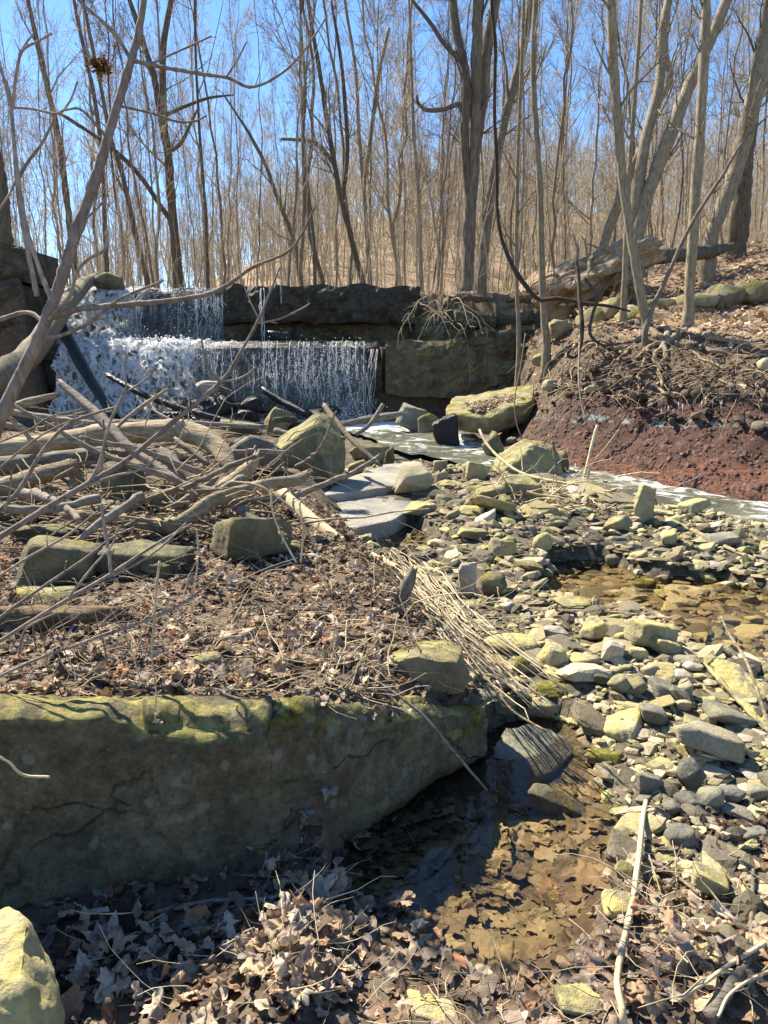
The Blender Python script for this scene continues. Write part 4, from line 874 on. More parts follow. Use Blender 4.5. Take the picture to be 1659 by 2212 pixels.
# ------------------------------------------------------------------ more stones of the bar, then gravel
ORD = ['nearest', 'second', 'third', 'fourth', 'fifth', 'sixth', 'seventh', 'eighth', 'ninth', 'tenth', 'eleventh', 'twelfth', 'thirteenth', 'fourteenth', 'fifteenth', 'sixteenth', 'seventeenth', 'eighteenth', 'nineteenth', 'twentieth']
rng = np.random.default_rng(77)
CW = {'lemon': 'yellowish', 'olive': 'olive', 'tan': 'tan', 'pink': 'pale pinkish', 'grey': 'grey', 'dark': 'dark', 'wet': 'black', 'moss': 'mossy'}
protos = []
for k in range(12):
    Vv, Ff = rock_shape(rng, ['slab', 'block', 'wedge', 'slab', 'block', 'slab'][k % 6], 3, (1, rng.uniform(.55, .95), rng.uniform(.16, .45)), .05)
    protos.append((Vv, Ff))
pm = {}
def proto_mesh(k, mt):
    if (k, mt) not in pm: pm[(k, mt)] = mk_mesh('stone', protos[k][0], [protos[k][1]], ROCK[mt], True)
    return pm[(k, mt)]
def on_bar(x, y):
    z, s, wr, wl = terrain(x, y, True)
    ok = (wl < .25) & (s < -.15*0 + .2) & (y > 1.6)
    sdp = poly_sd(x, y, POOL); ok &= sdp > -.02
    for sp_ in SLABS: ok &= poly_sd(x, y, sp_) > .02
    st, d, _, ws = stream_sd(x, y); ok &= (d > ws*.9) | (s < -.0) & (d > ws*.9)
    return ok & ((y > 2.0) | (x > .75)), z
solid = np.array(SOLID)
extra = []; tries = 0
while len(extra) < 176 and tries < 60:
    tries += 1; n = 160
    px = rng.uniform(850, 1700, n); py = 1050 + 1000*rng.uniform(0, 1, n)**1.25
    for a, b in zip(px, py):
        if len(extra) >= 176: break
        if b > 1750 and a < 1360: continue
        g = gp(a, b); ok, _ = on_bar(np.array([g[0]]), np.array([g[1]]))
        if not ok[0]: continue
        wpx = rng.choice([20, 26, 34, 44, 58], p=[.2, .3, .27, .16, .07]); sz = wpx*depth(g)/FPX
        dd = np.hypot(solid[:, 0]-g[0], solid[:, 1]-g[1]) if len(solid) else np.array([9])
        if (dd < solid[:, 2]*.9 + sz*.35).any(): continue
        solid = np.vstack([solid, [g[0], g[1], sz*.5]])
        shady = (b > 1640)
        mt = rng.choice(['lemon', 'olive', 'tan', 'pink', 'grey'], p=[.14, .18, .2, .08, .4] if shady else [.26, .22, .24, .16, .12])  # greyer mix lower down puts shade into the stone colours
        k = int(rng.integers(0, 12))
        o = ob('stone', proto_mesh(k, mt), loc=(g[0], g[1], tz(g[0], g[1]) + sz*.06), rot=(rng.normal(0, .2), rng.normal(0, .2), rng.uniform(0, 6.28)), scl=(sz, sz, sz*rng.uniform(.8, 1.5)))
        extra.append((o, a, b, mt, wpx))
# say which one: rank outwards from the nearest landmark, in the same direction
by = {}
for o, a, b, mt, wpx in extra:
    d = [math.hypot(a-l[1], (b-l[2])*1.2) for l in LANDMARKS]; i = int(np.argmin(d)); l = LANDMARKS[i]
    dx, dy = a-l[1], b-l[2]
    rel_ = ('right of' if dx > 0 else 'left of') if abs(dx) > abs(dy)*1.1 else ('in front of' if dy > 0 else 'behind')
    by.setdefault((i, rel_, CW[mt]), []).append((d[i], o, wpx))
for (i, rel_, cw), lst in by.items():
    lst.sort(key=lambda t: t[0])
    for k, (_, o, wpx) in enumerate(lst):
        sw = 'tiny' if wpx < 24 else 'small' if wpx < 40 else 'middling'
        lab = f'{sw} {cw} stone {rel_} the {LANDMARKS[i][0]}' if len(lst) == 1 else f'{sw} {cw} stone, {ORD[k]} of its colour {rel_} the {LANDMARKS[i][0]}'
        tag(o, lab, 'stone', GB)
def scatter_rocks(name, x, y, z, size, colour, mat, seed, flat=(.25, .55), label=None, tilt=.35, sub=1, align=False):
    if align: ga = (terrain(x+.06, y, detail=False)-terrain(x-.06, y, detail=False))/.12; gb = (terrain(x, y+.06, detail=False)-terrain(x, y-.06, detail=False))/.12
    rg = np.random.default_rng(seed); n = len(x); temps = []
    for k in range(10):
        Vv, Ff = rock_shape(rg, ['slab', 'block', 'wedge', 'round', 'slab'][k % 5], sub, (1, rg.uniform(.6, .95), 1), .06); temps.append((Vv, Ff))
    VV, FF, CC = [], [], []; off = 0
    tk = rg.integers(0, 10, n)
    for k in range(10):
        m = np.where(tk == k)[0]
        if not len(m): continue
        Vt, Ft = temps[k]; nv = len(Vt)
        yaw = rg.uniform(0, 6.28, len(m)); fl_ = rg.uniform(*flat, len(m)); tx, ty = rg.normal(0, tilt, (2, len(m)))
        loc = Vt[None]*np.stack([np.ones(len(m)), np.ones(len(m)), fl_], -1)[:, None, :]*size[m][:, None, None]
        X_, Y_, Z_ = loc[..., 0], loc[..., 1], loc[..., 2]
        Y_, Z_ = Y_*np.cos(tx)[:, None]-Z_*np.sin(tx)[:, None], Y_*np.sin(tx)[:, None]+Z_*np.cos(tx)[:, None]
        X_, Z_ = X_*np.cos(ty)[:, None]+Z_*np.sin(ty)[:, None], -X_*np.sin(ty)[:, None]+Z_*np.cos(ty)[:, None]
        c_, s_ = np.cos(yaw)[:, None], np.sin(yaw)[:, None]
        X_, Y_ = X_*c_-Y_*s_, X_*s_+Y_*c_
        if align: Z_ = Z_ + ga[m][:, None]*X_ + gb[m][:, None]*Y_
        W_ = np.stack([X_ + x[m][:, None], Y_ + y[m][:, None], Z_ + z[m][:, None] + (size[m]*fl_*.15)[:, None]], -1)
        VV.append(W_.reshape(-1, 3)); FF.append((Ft[None] + (np.arange(len(m))*nv)[:, None, None] + off).reshape(-1, 3)); off += nv*len(m)
        CC.append(np.repeat(colour[m], nv, 0))
    o = ob(name, mk_mesh(name, np.concatenate(VV), [np.concatenate(FF)], mat, False, np.concatenate(CC))); o['kind'] = 'stuff'
    if label: o['label'] = label
    return o
def pal(rg, n, colours, var=.2):
    c = np.array(colours)[rg.integers(0, len(colours), n)]; return np.clip(c*(1 + rg.normal(0, var, (n, 1))), .01, .9)
rg = np.random.default_rng(8)
n = 19000
# gravel: sampled in plan, denser near the camera
gy = 1.6 + 8.2*rg.uniform(0, 1, n)**1.3; gx = rg.uniform(-.65, .75, n)*(gy*.9+.4) + .35*gy*.6
ok, gz = on_bar(gx, gy); gx, gy, gz = gx[ok], gy[ok], gz[ok]; 
keep = rg.uniform(0, 1, len(gx)) < ss(-.1, .25, .35 + .5*n2(gx, gy, 1.1, 2, 2.0)); gx, gy, gz = gx[keep], gy[keep], gz[keep]
n = len(gx); size = (.012 + .0065*gy)*np.exp(rg.normal(.12, .62, n)); size = np.clip(size, .008, .17)
GC = [(.31,.265,.145), (.25,.22,.115), (.36,.30,.18), (.18,.155,.095), (.38,.32,.21), (.13,.112,.072), (.30,.24,.155), (.28,.25,.105), (.10,.085,.06)]
scatter_rocks('gravel', gx, gy, gz, size, pal(rg, n, GC), GRAVEL, 12, (.22, .6), 'loose flat gravel between the larger stones of the bar')
# flat slabs of middling size, too many to tell apart
n = 2100; gy = 2.0 + 7.0*rg.uniform(0, 1, n)**1.2; gx = rg.uniform(-.6, .72, n)*(gy*.9+.4) + .2*gy; ok, gz = on_bar(gx, gy); gx, gy, gz = gx[ok], gy[ok], gz[ok]
keep = n2(gx, gy, .9, 2, 21.0) > -.15; gx, gy, gz = gx[keep], gy[keep], gz[keep]; n = len(gx)
scatter_rocks('flat_rubble', gx, gy, gz, (.034 + .018*gy)*np.exp(rg.normal(0, .48, n)), pal(rg, n, [(.35,.29,.135), (.27,.23,.115), (.23,.195,.11), (.40,.34,.18), (.17,.14,.09), (.43,.37,.25), (.13,.11,.075), (.33,.26,.19)], .22), GRAVEL, 15, (.10, .30), 'flat olive rubble between the picked-out stones of the bar', .2, 3)
# pebbles on the bed of the puddle
n = 900; pp = np.array(PUD); qx = rg.uniform(pp[:,0].min(), pp[:,0].max(), n); qy = rg.uniform(pp[:,1].min(), pp[:,1].max(), n)
m = poly_sd(qx, qy, PUD) < .05; qx, qy = qx[m], qy[m]; n = len(qx)
scatter_rocks('pebbles', qx, qy, terrain(qx, qy), rg.uniform(.04, .17, n), pal(rg, n, [(.20,.15,.08), (.26,.2,.11), (.15,.12,.075), (.3,.23,.13)]), GRAVEL, 13, (.10, .2), 'flat brown pebbles under the puddle', .06, 2)
# flakes of the red shale bank, with its rubbly soil above
n = 46000; fx = rg.uniform(1.5, 9.5, n); fy = rg.uniform(5.5, 14.2, n)
fz, fs, fw, _ = terrain(fx, fy, True); m = (fw > .3) & (fs > .45) & (fs < 3.2); m &= (fs < 2.2) | (rg.uniform(0, 1, n) < .5)
fx, fy, fz, fs = fx[m], fy[m], fz[m], fs[m]; n = len(fx)
cc = pal(rg, n, [(.078,.036,.026), (.10,.05,.037), (.058,.028,.021), (.135,.076,.058), (.095,.054,.041)], .26)
up_ = fs + .3*n2(fx, fy, 1.5, 3, 6.0) > 1.7; cc[up_] = pal(rg, int(up_.sum()), [(.07,.05,.035), (.12,.09,.06), (.17,.13,.085)], .3)
scatter_rocks('shale_flakes', fx, fy, fz, rg.uniform(.016, .06, n), cc, FLAKE, 14, (.15, .35), 'crumbly red-brown shale flakes of the far bank', .22, 1, True)

# ragged lip of soil over the shale
n = 3000; fx = rg.uniform(1.8, 9.5, n); fy = rg.uniform(6.5, 14, n); fz, fs, fw, _ = terrain(fx, fy, True); q = fs + .3*n2(fx, fy, 1.1, 2, 3.0)
m = (fw > .6) & (q > 1.45) & (q < 2.05); fx, fy, fz = fx[m], fy[m], fz[m]; n = len(fx)
scatter_rocks('soil_clods', fx, fy - .05, fz + .02, np.exp(rg.uniform(math.log(.03), math.log(.2), n)), pal(rg, n, [(.07,.05,.033), (.11,.08,.055), (.16,.12,.08), (.09,.07,.048), (.2,.15,.10)], .3), FLAKE, 16, (.25, .6), 'crumbling dark soil lip above the red shale', .6, 2)
# ------------------------------------------------------------------ dead leaves
def leaf_templates():
    out = []
    def lobes(pts):
        h = [(0, 0)] + pts; v = np.array([(x_, y_) for x_, y_ in h] + [(-x_, y_) for x_, y_ in reversed(pts[:-1])]); return v
    maple = lobes([(.10,.02),(.30,-.06),(.27,.10),(.50,.28),(.34,.34),(.40,.55),(.20,.48),(.13,.62),(.16,.75),(0,1.0)])
    oak = lobes([(.06,.05),(.16,.15),(.10,.26),(.24,.40),(.13,.48),(.26,.64),(.13,.70),(.14,.88),(0,1.0)])
    oval = lobes([(.10,.08),(.22,.28),(.25,.5),(.17,.78),(0,1.0)])
    for o_, cr in ((maple,.5),(maple,1.1),(oak,.6),(oval,.9),(oval,1.8),(maple,.25)):
        v = o_.copy(); v[:, 1] -= .45; v = np.vstack([v, [[0, .05]], [[0, .3]]])
        x_, y_ = v[:, 0], v[:, 1]
        z_ = cr*.55*x_**2 + .18*cr*np.sin(y_*5+cr*3)*.5 + .05*np.sin(x_*17+y_*9)
        n_ = len(o_); c = n_
        tri = [(c, i, (i+1) % n_) for i in range(n_)]
        out.append((np.stack([x_*(1-.12*cr*x_**2), y_, z_], -1), np.array(tri)))
    return out
LT = leaf_templates()
def leaf_hi(seed):
    rg = np.random.default_rng(seed); kind = seed % 5
    base = {0: [(0,-.02),(.14,.0),(.33,-.05),(.30,.10),(.52,.27),(.36,.33),(.42,.52),(.22,.47),(.15,.60),(.17,.74),(0,1)],
            1: [(0,0),(.10,.03),(.20,.14),(.15,.24),(.27,.38),(.18,.47),(.27,.63),(.15,.70),(.14,.88),(0,1)],
            2: [(0,0),(.12,.07),(.24,.25),(.28,.45),(.22,.68),(.10,.9),(0,1)],
            3: [(0,-.02),(.20,.0),(.40,.02),(.36,.16),(.50,.38),(.33,.42),(.30,.60),(.14,.66),(0,.95)],
            4: [(0,0),(.10,.1),(.19,.3),(.21,.5),(.15,.75),(0,1)]}[kind]
    out = np.array(base + [(-x_, y_) for x_, y_ in reversed(base[1:-1])]); out = out + rg.normal(0, .016, out.shape)
    loop = np.vstack([out, out[:1]]); L = np.concatenate([[0], np.cumsum(np.linalg.norm(np.diff(loop, axis=0), axis=1))]); t = np.linspace(0, L[-1], 37)[:-1]
    o_ = np.stack([np.interp(t, L, loop[:, k]) for k in (0, 1)], -1); o_ += rg.normal(0, .010, o_.shape)
    if rg.uniform() < .5: a = rg.integers(0, 36); o_[(a + np.arange(4)) % 36] *= np.array([.75, .9])
    o_[:, 1] -= .45; cen = np.array([0, .02]); rings = [o_, cen + (o_-cen)*.72, cen + (o_-cen)*.4]
    V = np.vstack(rings + [cen[None]]); x_, y_ = V[:, 0], V[:, 1]; cr = rg.uniform(.3, 1.6)*rg.choice([-1, 1]); ax = rg.normal(0, .4); u_ = x_*math.cos(ax) + y_*math.sin(ax)*.5
    z_ = cr*.8*u_**2 + .22*rg.normal()*(y_*abs(y_)) + .16*vn(np.stack([x_*4+seed, y_*4, 0*x_], -1)) + .06*vn(np.stack([x_*11+seed, y_*11, 0*x_], -1)) + .03*np.abs(np.sin(np.arctan2(x_, y_+.45)*4))
    V = np.stack([x_*(1-.25*min(1, abs(cr))*x_**2), y_, z_], -1); F = []
    for r_ in range(2):
        for k in range(36): a, b = r_*36+k, r_*36+(k+1) % 36; F += [(a, b, b+36), (a, b+36, a+36)]
    F += [(72+k, 72+(k+1) % 36, 108) for k in range(36)]
    return V, np.array(F)
LTH = [leaf_hi(k) for k in range(14)]
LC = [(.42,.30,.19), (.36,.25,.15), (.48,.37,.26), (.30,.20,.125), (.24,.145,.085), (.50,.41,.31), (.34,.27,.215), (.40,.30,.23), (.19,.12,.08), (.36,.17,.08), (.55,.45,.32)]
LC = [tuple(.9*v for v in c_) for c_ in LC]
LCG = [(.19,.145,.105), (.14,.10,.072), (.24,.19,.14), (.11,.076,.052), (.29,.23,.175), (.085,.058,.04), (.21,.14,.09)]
def leaf_field(name, x, y, z, size, tilt, colours, seed, label, mat=LEAF, lift=.012, parent=None, LT=LT, crum=1.0):
    rg = np.random.default_rng(seed); n = len(x); cc = pal(rg, n, colours, .2); VV, FF, CC = [], [], []; off = 0
    tk = rg.integers(0, len(LT), n)
    for k in range(len(LT)):
        m = np.where(tk == k)[0]
        if not len(m): continue
        Vt, Ft = LT[k]; nv = len(Vt)
        yaw = rg.uniform(0, 6.28, len(m)); tx, ty = rg.normal(0, 1, (2, len(m)))*tilt
        loc = np.repeat(Vt[None], len(m), 0); loc = loc*(1 + rg.normal(0, .12, (len(m), 1, 3))); loc[..., 2] = crum*loc[..., 2]*rg.uniform(-1.6, 2.6, (len(m), 1)) + crum* .10*vn(np.stack([loc[..., 0]*5 + m[:, None], loc[..., 1]*5, 0*loc[..., 0]], -1)); loc = loc*size[m][:, None, None]
        X_, Y_, Z_ = loc[..., 0], loc[..., 1], loc[..., 2]
        Y_, Z_ = Y_*np.cos(tx)[:, None]-Z_*np.sin(tx)[:, None], Y_*np.sin(tx)[:, None]+Z_*np.cos(tx)[:, None]
        X_, Z_ = X_*np.cos(ty)[:, None]+Z_*np.sin(ty)[:, None], -X_*np.sin(ty)[:, None]+Z_*np.cos(ty)[:, None]
        c_, s_ = np.cos(yaw)[:, None], np.sin(yaw)[:, None]; X_, Y_ = X_*c_-Y_*s_, X_*s_+Y_*c_
        W_ = np.stack([X_ + x[m][:, None], Y_ + y[m][:, None], Z_ + z[m][:, None] + lift + (np.abs(np.sin(tx))*size[m]*.3)[:, None]], -1)
        VV.append(W_.reshape(-1, 3)); FF.append((Ft[None] + (np.arange(len(m))*nv)[:, None, None] + off).reshape(-1, 3)); off += nv*len(m); CC.append(np.repeat(cc[m], nv, 0))
    o = ob(name, mk_mesh(name, np.concatenate(VV), [np.concatenate(FF)], mat, True, np.concatenate(CC)), parent); o['kind'] = 'stuff'; o['label'] = label
    return o
rg = np.random.default_rng(31)
# left bank behind the great boulder
n = 13000; x = rg.uniform(-4.2, .6, n); y = 2.0 + 4.2*rg.uniform(0, 1, n)**1.3
z, s, wr, wl = terrain(x, y, True); m = (wl > .25) & (x > -.62*y - .8); x, y, z = x[m], y[m], z[m]
sun_side = x > -.35
m = rg.uniform(0, 1, len(x)) < .9
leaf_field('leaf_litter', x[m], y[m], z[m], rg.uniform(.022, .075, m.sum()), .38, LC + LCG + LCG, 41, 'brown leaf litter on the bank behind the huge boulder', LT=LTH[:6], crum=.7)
# foreground, below the boulder and round the pool
n = 2300; x = rg.uniform(-1.0, 1.5, n); y = rg.uniform(1.15, 2.3, n); z, s, wr, wl = terrain(x, y, True)
m = (poly_sd(x, y, POOL) > .0) & ((y < 2.0) | (x > .9)) & ((x < -.05) | (rg.uniform(0, 1, n) < .33))
leaf_field('leaf_litter', x[m], y[m], z[m], rg.uniform(.03, .085, m.sum()), .36, LC + LCG + LCG + LCG + LCG, 42, 'damp brown leaf litter in the shade below the huge boulder', LT=LTH, crum=.6)  # extra LCG: damp tones, plus shade put into the leaf colours
n = 1500; x = rg.uniform(-.25, 1.5, n); y = rg.uniform(1.1, 2.1, n); m = (poly_sd(x, y, POOL) > -.03) & ((x < .75) | (rg.uniform(0, 1, n) < .35))
leaf_field('leaf_litter', x[m], y[m], terrain(x[m], y[m]), rg.uniform(.03, .085, m.sum()), .14, LC + LCG + LCG, 47, 'flat wet leaves matted along the pool shore', LT=LTH, crum=.25, lift=.006)
# drowned leaves
n = 520; pp = np.array(POOL); x = rg.uniform(pp[:,0].min(), pp[:,0].max(), n); y = rg.uniform(pp[:,1].min(), 2.55, n); m = poly_sd(x, y, POOL) < -.01
leaf_field('drowned_leaves', x[m], y[m], terrain(x[m], y[m]), rg.uniform(.045, .13, m.sum()), .12, [(.38,.30,.17), (.30,.235,.13), (.43,.345,.20), (.17,.125,.07), (.24,.155,.085), (.10,.075,.045)], 43, 'muddy leaves under the clear pool', LEAFW, .006, LT=[LTH[0], LTH[3], LTH[5], LTH[8], LTH[1]], crum=.3)
# right slope, banks and forest floor
n = 22000; x = rg.uniform(-9, 13, n); y = 9.5 + 14*rg.uniform(0, 1, n)**1.1
z, s, wr, wl = terrain(x, y, True); m = ((wr > .5) & (s > 1.75) | (y > 17.6) | ((y > 15.6) & (x > .5) & (y < 17.0))) & (x > -.62*y) & (x < .66*y + .5)
m &= (rg.uniform(0, 1, n) < np.where((s < 3.0) & (wr > .5), .45, 1))
leaf_field('leaf_litter', x[m], y[m], z[m], rg.uniform(.06, .15, m.sum()), .35, [(.58,.42,.27), (.50,.36,.22), (.62,.49,.34), (.42,.27,.15), (.33,.20,.115), (.68,.56,.41)], 44, 'tan leaf litter on the slopes around the falls')  # palette brightened, sunlight on the slope painted into the leaves
# scraps among the stones
n = 1100; x = rg.uniform(-.2, 3.6, n); y = 2.0 + 6.5*rg.uniform(0, 1, n); ok, z = on_bar(x, y); m = ok & (n2(x, y, 1.3, 2, 9.0) > .0)
leaf_field('leaf_scraps', x[m], y[m], z[m], rg.uniform(.025, .07, m.sum()), .5, LC, 45, 'scraps of dead leaf caught between the stones')
# leaves on top of the mossy boulder
tx_ = rg.uniform(0, 1, (330, 2)); pts = np.array([lerp(lerp(P(*c2(340,650),11.7), P(*c2(400,690),11.45), a), lerp(P(*c2(560,610),12.3), P(*c2(610,640),11.9), a), b) for a, b in tx_])
leaf_field('leaf_litter', pts[:, 0], pts[:, 1], pts[:, 2], rg.uniform(.05, .11, len(pts)), .3, [(.46,.36,.27), (.38,.28,.2), (.52,.44,.35)], 46, 'drift of dead leaves on the mossy table-topped boulder', LEAF, .05)
# single leaves one can pick out, pieces of the ground
lm = [mk_mesh('leaf', v, [f], None, True) for v, f in LTH]
leafmats = []
for k, cl_ in enumerate([(.46,.34,.22), (.38,.27,.17), (.54,.44,.32), (.33,.22,.14), (.28,.22,.18), (.42,.2,.09)]):
    nn = N('leaf_tone'); c = nn.mix(.5, cl_, nn.ramp(nn.noise(70, 4, .7), [(.3, (.55, .5, .48)), (.7, (1.2, 1.2, 1.2))]), 'MULTIPLY')
    nn.done(c, .75, nn.bump(nn.noise(120, 2), .4, .003)); tr = nn.new('ShaderNodeBsdfTranslucent'); nn.links.new(c, tr.inputs[0]); mx = nn.new('ShaderNodeMixShader'); mx.inputs[0].default_value = .2
    nn.links.new(nn.b.outputs[0], mx.inputs[1]); nn.links.new(tr.outputs[0], mx.inputs[2]); nn.links.new(mx.outputs[0], nn.nodes['Material Output'].inputs[0]); leafmats.append(nn.m)
lmm = {}
def one_leaf(px, py, sz, k, mt, lift=.02, tilt=.4, r=None, stand=0.):
    r = r or rg
    g = gp(px, py); key = (k, mt)
    if key not in lmm:
        me = lm[k].copy(); me.materials.append(leafmats[mt]); lmm[key] = me
    ob('leaf', lmm[key], ground, loc=(g[0], g[1], tz(g[0], g[1]) + lift + stand*sz*.4), rot=(r.normal(0, tilt) + stand*1.2, r.normal(0, tilt), r.uniform(0, 6.28)), scl=(sz,)*3)
cnt = 0
spots = [(150+500*rg.uniform(), 1990+220*rg.uniform(), .5) for _ in range(75)] + [(560+190*rg.uniform(), 1890+300*rg.uniform(), 1) for _ in range(60)] + [(120+650*rg.uniform(), 1370+120*rg.uniform(), .5) for _ in range(60)] + [(500+340*rg.uniform(), 1240+170*rg.uniform(), .8) for _ in range(55)] + [(1360+290*rg.uniform(), 1960+240*rg.uniform(), .6) for _ in range(42)]
for px_, py_, st_ in spots:
    if poly_sd(np.array([gp(px_, py_)[0]]), np.array([gp(px_, py_)[1]]), POOL)[0] < 0: continue
    one_leaf(px_, py_, rg.uniform(.05, .095), int(rg.integers(0, len(LTH))), int(rg.choice(6, p=[.25,.22,.2,.14,.14,.05])), .03, .5, stand=st_*rg.uniform(0, .7)*(rg.uniform() < .6))

# ------------------------------------------------------------------ trees
def grow(Pt, R, rg, n, tmin, ang, lenf, k, up, rfac=.55, curl=.12, tmax=1.0, minlen=0., taper=.25, rmin=.002):
    M, K, _ = Pt.shape
    t = rg.uniform(tmin, tmax, (M, n)); f = t*(K-1); i0 = np.clip(np.floor(f).astype(int), 0, K-2); fr = (f - i0)[..., None]
    mi = np.arange(M)[:, None]
    base = Pt[mi, i0]*(1-fr) + Pt[mi, i0+1]*fr; tg = Pt[mi, i0+1] - Pt[mi, i0]; tg /= np.linalg.norm(tg, axis=2, keepdims=True) + 1e-9
    rb = R[mi, i0]*(1-fr[..., 0]) + R[mi, i0+1]*fr[..., 0]
    L = np.linalg.norm(np.diff(Pt, axis=1), axis=2).sum(1)
    rv = rg.normal(0, 1, (M, n, 3)); pv = rv - (rv*tg).sum(2, keepdims=True)*tg; pv /= np.linalg.norm(pv, axis=2, keepdims=True) + 1e-9
    a = np.radians(rg.uniform(ang[0], ang[1], (M, n, 1))); d = tg*np.cos(a) + pv*np.sin(a)
    ln = np.maximum(minlen, L[:, None]*lenf*(1.2 - t*.85)*rg.uniform(.5, 1.25, (M, n)))
    pts = [base]; p = base.copy()
    for j in range(1, k):
        d = d + np.array([0, 0, up]) + rg.normal(0, curl, d.shape); d /= np.linalg.norm(d, axis=2, keepdims=True) + 1e-9
        p = p + d*(ln/(k-1))[..., None]; pts.append(p)
    Pn = np.stack(pts, 2).reshape(M*n, k, 3)
    r0 = np.minimum(rb*rfac*rg.uniform(.6, 1.1, rb.shape), ln*.02 + .004)
    Rn = np.maximum(rmin, (r0[..., None]*np.linspace(1, taper, k)).reshape(M*n, k))
    return Pn, Rn
def crown(trunkP, trunkR, seed, n1=16, n2_=7, n3=6, tmin=.3, ang1=(20, 50), len1=.36, up=.10, rmin=.003, k=(7, 5, 4), curl=.12):
    rg = np.random.default_rng(seed); T = Tubes()
    p1, r1 = grow(trunkP[None], trunkR[None], rg, n1, tmin, ang1, len1, k[0], up, .5, curl)
    T.batch(p1, r1, 5)
    p2, r2 = grow(p1, r1, rg, n2_, .15, (20, 60), .5, k[1], up*.8, .6, curl*1.2, rmin=rmin); T.batch(p2, r2, 4)
    if n3:
        p3, r3 = grow(p2, r2, rg, n3, .1, (20, 65), .55, k[2], up*.6, .65, curl*1.3, rmin=rmin); T.batch(p3, r3, 3, cap=False)
    return T
TREES = []
def traced_tree(label, pts, Yd, bark, n1=10, n2_=6, n3=5, tmin=.25, seed=0, name='tree', len1=.22, rmin=.003, twigmat=None, forks=(), group='trees around the falls', cat='tree', ang1=(22, 55), extend=True, roots=(), Ytop=None):
    """pts: (px, py, width px) from the base up"""
    w3 = []
    for i, (a, b, w_) in enumerate(pts):
        yy = Yd if Ytop is None else lerp(Yd, Ytop, i/(len(pts)-1)); p = P(a, b, yy); w3.append([*p, w_*depth(p)/FPX/2])
    gz_ = tz(w3[0][0], w3[0][1])
    if extend and w3[0][2] > gz_ - .05: w3.insert(0, [w3[0][0]*1.0, w3[0][1], gz_-.15, w3[0][3]*1.12])
    if extend: w3[0][3] *= 1.25
    c = resample(w3, n=max(14, min(46, int(len(pts)*8)))); org = c[0, :3].copy()
    rg = np.random.default_rng(seed+5); c[1:-1, :3] += rg.normal(0, .25, (len(c)-2, 3))*c[1:-1, 3:4]*.22
    e = empty(name, org, label, cat, group)
    T = Tubes(); T.batch(c[None, :, :3], (c[:, 3]*(1+rg.normal(0, .05, len(c))))[None], 10 if pts[0][2] > 14 else 7)
    ob('trunk', T.mesh('trunk', BARK[bark], org), e)
    for f in forks:
        fc = resample([[*P(a, b, Yd + dy), w_*Yd/FPX/2] for a, b, w_, dy in f], n=22); T = Tubes(); T.batch(fc[None, :, :3], fc[None, :, 3], 8)
        ob('limb', T.mesh('limb', BARK[bark], org), e)
        if n1 and len(f) > 4: ob('branches', crown(fc[:, :3], fc[:, 3], seed+91, max(4, n1//2), n2_, n3, .1, ang1, len1*1.1, .08, rmin).mesh('branches', BARK[twigmat or bark], org), e)
    for r_ in roots:
        rp = [[*P(*r_[0][:2], Yd), r_[0][2]*Yd/FPX/2]]
        for a, b, w_, dy in r_[1:]:
            g = gp(a, b); g = g + (ORG - g)/np.linalg.norm(ORG - g)*.07; rp.append([*g, w_*Yd/FPX/2])
        fc = resample(rp, n=18); fc[1:-1, :3] += rg.normal(0, .02, (16, 3)); T = Tubes(); T.batch(fc[None, :, :3], fc[None, :, 3], 7)
        ob('root', T.mesh('root', BARK['root'], org), e)
    if n1: ob('crown', crown(c[:, :3], c[:, 3], seed, n1, n2_, n3, tmin, ang1, len1, .08, rmin).mesh('crown', BARK[twigmat or bark], org), e)
    return e
# right side: slender trunks at the top of the shale bank
traced_tree('slender pale tree at the bank edge above the olive block', [(1181,742,18.9),(1176,690,16.3),(1170,560,14.6),(1166,400,13.8),(1158,280,12.9),(1152,150,12.9),(1157,0,12.0),(1165,-200,9.5),(1160,-420,6.0)], 12.4, 'pale', 8, 6, 5, .35, 1, len1=.16)
traced_tree('thin pale tree just left of the slender bank-edge tree', [(1121,728,10.3),(1116,600,9.5),(1117,400,8.6),(1122,250,7.7),(1128,100,6.9),(1135,-150,5.2)], 13.6, 'pale', 8, 5, 5, .3, 2, len1=.15)
traced_tree('leaning grey-tan tree with bared roots on the bank', [(1400,716,20.6),(1385,640,20.6),(1368,540,20.6),(1350,430,20.6),(1338,300,20.6),(1326,150,21.5),(1319,0,20.6),(1310,-220,15.5),(1318,-450,10.3)], 11.4, 'pale', 8, 6, 5, .35, 3, len1=.15,
  roots=[[(1400,705,18,0),(1420,725,16,-.2),(1438,760,12,-.45),(1425,800,9,-.7),(1440,860,5,-1.0)],[(1405,712,14,0),(1380,735,10,-.2),(1330,752,8,-.4),(1285,740,6,-.4),(1240,770,4,-.5)],[(1410,715,12,0),(1455,735,9,-.2),(1500,760,7,-.4),(1560,790,5,-.6),(1600,785,3,-.7)],[(1400,715,12,0),(1400,760,9,-.4),(1385,800,7,-.7),(1380,850,4,-1.0)],[(1420,715,16,0),(1440,712,16,-.15),(1436,745,12,-.35),(1410,775,8,-.55),(1440,800,6,-.7)],[(1395,715,9,0),(1345,770,6,-.5),(1300,800,4,-.8)]])
traced_tree('thin pinkish trunk left of the leaning bank tree', [(1344,708,14.6),(1348,640,14.6),(1352,540,12.9),(1356,440,11.2),(1362,330,10.3),(1372,200,9.5),(1385,0,7.7),(1390,-250,5.2)], 12.3, 'pale', 7, 5, 5, .4, 4, len1=.14)
